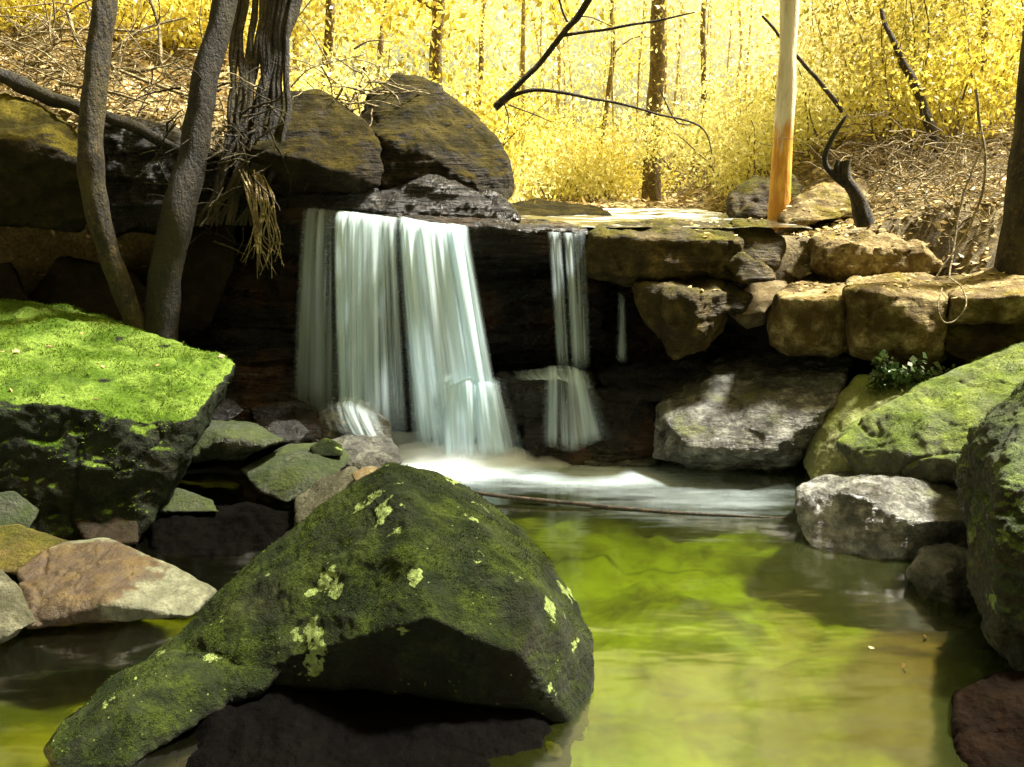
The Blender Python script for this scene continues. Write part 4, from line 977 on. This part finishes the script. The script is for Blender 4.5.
gtree('forest_tree', 'pair member trunk, brown, behind the right brush pile', 970, 11, .06, 'barkfar', hgt=8, crown_z=(2.5, 7), seed=9, crown_mat='leafolive', leaf=.09)
gtree('forest_tree', 'dark trunk above the humped boulder', 440, 13, .10, 'barkfar', hgt=9, crown_z=(1.8, 7), seed=10, crown_mat='leafgold', leaf=.09, n=3000)
gtree('forest_tree', 'thin trunk with yellow crown right behind the root bundle', 335, 11, .06, 'barkfar', hgt=8, crown_z=(1.6, 6), seed=11, crown_mat='leafgold', leaf=.08, n=3200)
gtree('forest_tree', 'ochre trunk between the kinked tree and thick tree', 176, 8.6, .05, 'barkpale', hgt=8, crown_z=(3, 6), seed=12, crown_mat='leafolive', leaf=.07)
# leaning dead poles at right
P, Rd = spline([pt(948, 178, 8.2), pt(935, 140, 8.3), pt(915, 85, 8.5), pt(895, 45, 8.6), pt(880, 10, 8.8)], [.05, .045, .035, .025, .015], 8)
tubes('dead_tree', [(P, Rd)], 'darktwig', 'dark trunk leaning left behind the right brush pile', 'tree', noise=.02)
P, Rd = spline([pt(762, 15, 8.5), pt(800, 60, 8.5), pt(835, 100, 8.5), pt(842, 112, 8.5)], [.012, .017, .022, .015], 8)
tubes('dead_branch', [(P, Rd)], 'darktwig', 'thin dark pole slanting down right of the pale gum trunk', 'branch', noise=.01)
fs = empty('forked_stump', pt(866, 222, 6.6)); tag(fs, 'short forked tan stump standing on the upper tan block', 'stump')
P, Rd = spline([pt(866, 224, 6.6), pt(858, 200, 6.6), pt(848, 180, 6.6), pt(846, 160, 6.6)], [.075, .06, .05, .04], 6); tubes('trunk', [(P, Rd)], 'bark2', parent=fs, noise=.02)
P, Rd = spline([pt(846, 185, 6.6), pt(828, 168, 6.6), pt(826, 150, 6.6), pt(840, 125, 6.6), pt(846, 115, 6.6)], [.03, .022, .018, .014, .006], 6); tubes('branch', [(P, Rd)], 'bark', parent=fs, noise=.01)
P, Rd = spline([pt(838, 176, 6.6), pt(836, 168, 6.6), pt(838, 160, 6.6)], [.02, .018, .012], 4); tubes('branch', [(P, Rd)], 'bark', parent=fs)

# overhanging bare branch
ob = [spline([pt(640, -120, 4.6), pt(588, 0, 4.6), pt(566, 30, 4.6), pt(535, 68, 4.6), pt(495, 106, 4.6)], [.024, .018, .015, .014, .015], 8),
      spline([pt(495, 108, 4.6), pt(515, 94, 4.6), pt(545, 91, 4.6), pt(600, 100, 4.6), pt(650, 112, 4.7), pt(700, 126, 4.8), pt(712, 155, 4.8)], [.015, .011, .009, .007, .006, .005, .003], 6),
      spline([pt(560, 36, 4.6), pt(600, 30, 4.6), pt(650, 22, 4.6), pt(694, 13, 4.6)], [.009, .007, .006, .003], 6),
      spline([pt(568, 22, 4.6), pt(562, 8, 4.6), pt(555, -20, 4.6)], [.006, .006, .005], 5),
      spline([pt(572, 18, 4.6), pt(590, 17, 4.6), pt(612, 26, 4.6)], [.004, .003, .002], 5),
      spline([pt(504, 102, 4.6), pt(508, 118, 4.6), pt(506, 130, 4.6)], [.004, .003, .002], 5),
      spline([pt(508, 104, 4.6), pt(528, 112, 4.6), pt(552, 122, 4.6)], [.004, .003, .002], 5),
      spline([pt(660, 90, 4.8), pt(675, 120, 4.8), pt(690, 124, 4.8)], [.003, .004, .003], 5)]
ob.append(spline([pt(640, -120, 4.6), Vector((2.0, 4.5, 5.2)), Vector((3.6, 4.6, 5.0)), Vector((4.8, 4.8, 2.4))], [.024, .04, .06, .09], 8))
tubes('overhanging_branch', ob, 'darktwig', 'bare dark forked branch reaching down across the bright sky', 'branch', seg=8, noise=.006)

# ------------------------------------------------------------------ forest behind
slots = [(60, 10.5), (130, 12.5), (250, 14), (300, 17), (385, 16), (480, 18), (560, 20), (600, 16), (700, 18), (735, 22), (820, 15), (865, 12), (905, 17), (930, 13), (1000, 15), (1060, 11), (-40, 12), (20, 15)]
adj = ['far left behind the bank twigs', 'left behind the kinked tree', 'behind the root bundle', 'beyond the rounded boulder', 'beyond the humped boulder', 'above the gap right of the humped boulder',
       'left of the lone brown trunk', 'just left of the lone brown trunk', 'between lone brown trunk and pale gum', 'far back near the pale gum', 'right of the pale gum trunk', 'behind the forked stump',
       'behind the leaning dark trunk', 'beside the leaning dark trunk', 'near the right edge trunk', 'past the right frame edge', 'past the left frame edge', 'deep behind the left bank']
cm = ['leafolive', 'leafolive', 'leafgold', 'leafgold', 'leafyellow', 'leafyellow', 'leafpale', 'leafyellow', 'leafpale', 'leafpale', 'leafpale', 'leafyellow', 'leafgold', 'leafyellow', 'leafolive', 'leafolive', 'leafolive', 'leafolive']
for k, ((px, Y_), a, c) in enumerate(zip(slots, adj, cm)):
    gtree('forest_tree', f'slender leafy forest tree {a}', px, Y_, random.uniform(.03, .07), 'barkfar' if k % 3 else 'barkpale', lean=random.uniform(-.05, .05),
          hgt=random.uniform(7, 10), crown_z=(.7, 1.0 + Y_ * .2), crown_mat=c, seed=20 + k, n=(9000 if k in (0, 1, 2, 3, 4, 5, 11, 12, 13, 14, 15, 16, 17) else 5200), leaf=.03 + Y_ * .0024, cr=2.0, wob=.02, limbs=6)
# low shrubs
def shrub(label, px, Y_, wd, ht, mat, n, leaf, seed):
    g = np.random.default_rng(seed); rr = random.Random(seed)
    x = pt(px, 190, Y_).x; z0 = gz(x, Y_)
    e = empty('shrub', (x, Y_, z0)); tag(e, label, 'shrub')
    st = [wander((x + rr.gauss(0, wd * .15), Y_ + rr.gauss(0, wd * .15), z0 - .05), (rr.gauss(0, .5), rr.gauss(0, .5), 1), ht * rr.uniform(.7, 1.1), .014, .004, 8, .2, 0, rr) for _ in range(9)]
    for l in st: tubes('stem', [l], 'barkfar', parent=e, seg=5)
    pts_ = np.array([tuple(p) for s in st for p in s[0][2:]])
    C = pts_[g.integers(0, len(pts_), n)] + g.normal(size=(n, 3)) * np.array([wd * .2, wd * .2, ht * .1])
    V, Fq = leaves(C, leaf, g=g); o = mesh_np('foliage', V, Fq, M[mat], loc=(x, Y_, z0)); o.parent = e; o.location = (0, 0, 0)
for k, (lab, px, Y_, wd, ht, mat) in enumerate([
    ('bright yellow shrub spilling behind the rounded boulder', 310, 8.2, 1.0, .9, 'leafyellow'),
    ('gold shrub growing behind the humped boulder', 455, 9.5, 1.5, 1.6, 'leafgold'),
    ('yellow shrub hanging over the right shoulder of the humped boulder', 490, 10.5, 1.2, 1.5, 'leafyellow'),
    ('feathery olive shrub behind the dark trunk on the left bank', 380, 10, 1.6, 1.8, 'leafolive'),
    ('olive shrub at the far left above the leaf litter', 25, 9.5, 1.8, 1.3, 'leafolive'),
    ('yellow green shrub between the kinked and the thick tree', 150, 9.8, 1.2, 1.1, 'leafgold'),
    ('olive shrub behind the forked stump', 890, 9.2, 1.4, 1.6, 'leafolive'),
    ('pale shrub beside the forked stump', 835, 11, 1.3, 1.5, 'leafpale'),
    ('gold shrub beneath the right edge trunk', 1000, 9.5, 1.5, 1.7, 'leafgold'),
    ('low yellow shrub beyond the flat stream rock', 560, 14, 1.8, 1.4, 'leafyellow'),
    ('dense gold shrub high behind the left bank log', 70, 9.6, 2.2, 1.6, 'leafgold'),
    ('olive shrub right behind the thick dark trunk', 225, 9.2, 1.6, 1.5, 'leafolive'),
    ('airy yellow shrub on the slope left of the pale gum trunk', 738, 10.5, 1.3, 1.2, 'leafyellow'),
    ('small gold shrub right of the pale gum foot', 812, 9.6, 1.1, 1.0, 'leafyellow'),
    ('pale leafy shrub in the middle of the right bank twigs', 935, 8.8, 1.3, .9, 'leafgold'),
    ('gold shrub half hidden by the thick dark trunk', 190, 8.4, 1.3, .8, 'leafgold'),
    ('low olive shrub among the left bank twigs', 60, 8.3, 1.6, .7, 'leafgold'),
    ('low pale shrub left of the pale gum foot', 715, 13, 1.6, 1.3, 'leafyellow'),
    ('low gold shrub in front of the lone brown trunk', 620, 15, 1.8, 1.3, 'leafgold')]):
    shrub(lab, px, Y_, wd, ht, M and mat, 5200, .024 + Y_ * .0022, 60 + k)
# far saplings, a row of bare stems
rr = random.Random(99)
for k in range(26):
    px = 515 + k * 13 + rr.uniform(-5, 5) if k < 18 else rr.uniform(830, 1000); Y_ = rr.uniform(15, 24)
    x = pt(px, 190, Y_).x; z0 = gz(x, Y_) - .1
    P, Rd = wander((x, Y_, z0), (rr.gauss(0, .08), 0, 1), rr.uniform(4, 7), rr.uniform(.02, .045), .012, 9, .05, 0, rr)
    tubes('sapling', [(P, Rd)], 'barksap' if k % 2 else 'barkpale', 'thin bare sapling stem in the sunlit far wood', 'sapling', 'bare sapling stems in the far wood', seg=6)
# the wood beyond, one mass
g = np.random.default_rng(5); n = 42000
cx = g.uniform(-32, 32, 700); cy = g.uniform(24, 46, 700); cz = 1.5 + .05 * (cy - 20) + g.uniform(.2, 1, 700) ** 1.0 * 11
i = g.integers(0, 700, n); C = np.c_[cx, cy, cz][i] + g.normal(size=(n, 3)) * np.array([.9, .9, .6])
dens = np.exp(-(((C[:, 0] - 6) / 4.5) ** 2 + ((C[:, 2] - 8.5) / 3.2) ** 2)); C = C[g.uniform(size=n) > dens * .99]
V, Fq = leaves(C, .17, g=g); o = mesh_np('far_wood', V, Fq, M['leafpale']); tag(o, kind='stuff')
o['label'] = 'sunlit yellow far wood beyond the stream'; o['category'] = 'wood'

# unseen trees added round and behind the viewer to block front light
for k, (x, y) in enumerate([(-6.5, 3), (-6, -2), (-3, -5), (2, -6), (6, -3), (5.8, 1.2), (0, -10), (-9, 6), (12, 5), (-3.2, -.6), (3.2, -.8), (.3, -3)]):
    z0 = gz(x, y) - .2; e = empty('unseen_shade_tree', (x, y, z0)); tag(e, 'unseen tall tree added to shade the near gorge', 'tree', 'trees around the viewpoint')
    P, Rd = wander((x, y, z0), (0, 0, 1), 9, .16, .08, 8, .05); tubes('trunk', [(P, Rd)], 'bark', parent=e)
    V, Fq = leaves(crown_pts((x, y, z0 + 6.5), (3.0, 3.0, 3.6), 5200, 60, seed=80 + k), .24); o = mesh_np('crown', V, Fq, M['leafolive'], loc=(x, y, z0)); o.parent = e; o.location = (0, 0, 0)
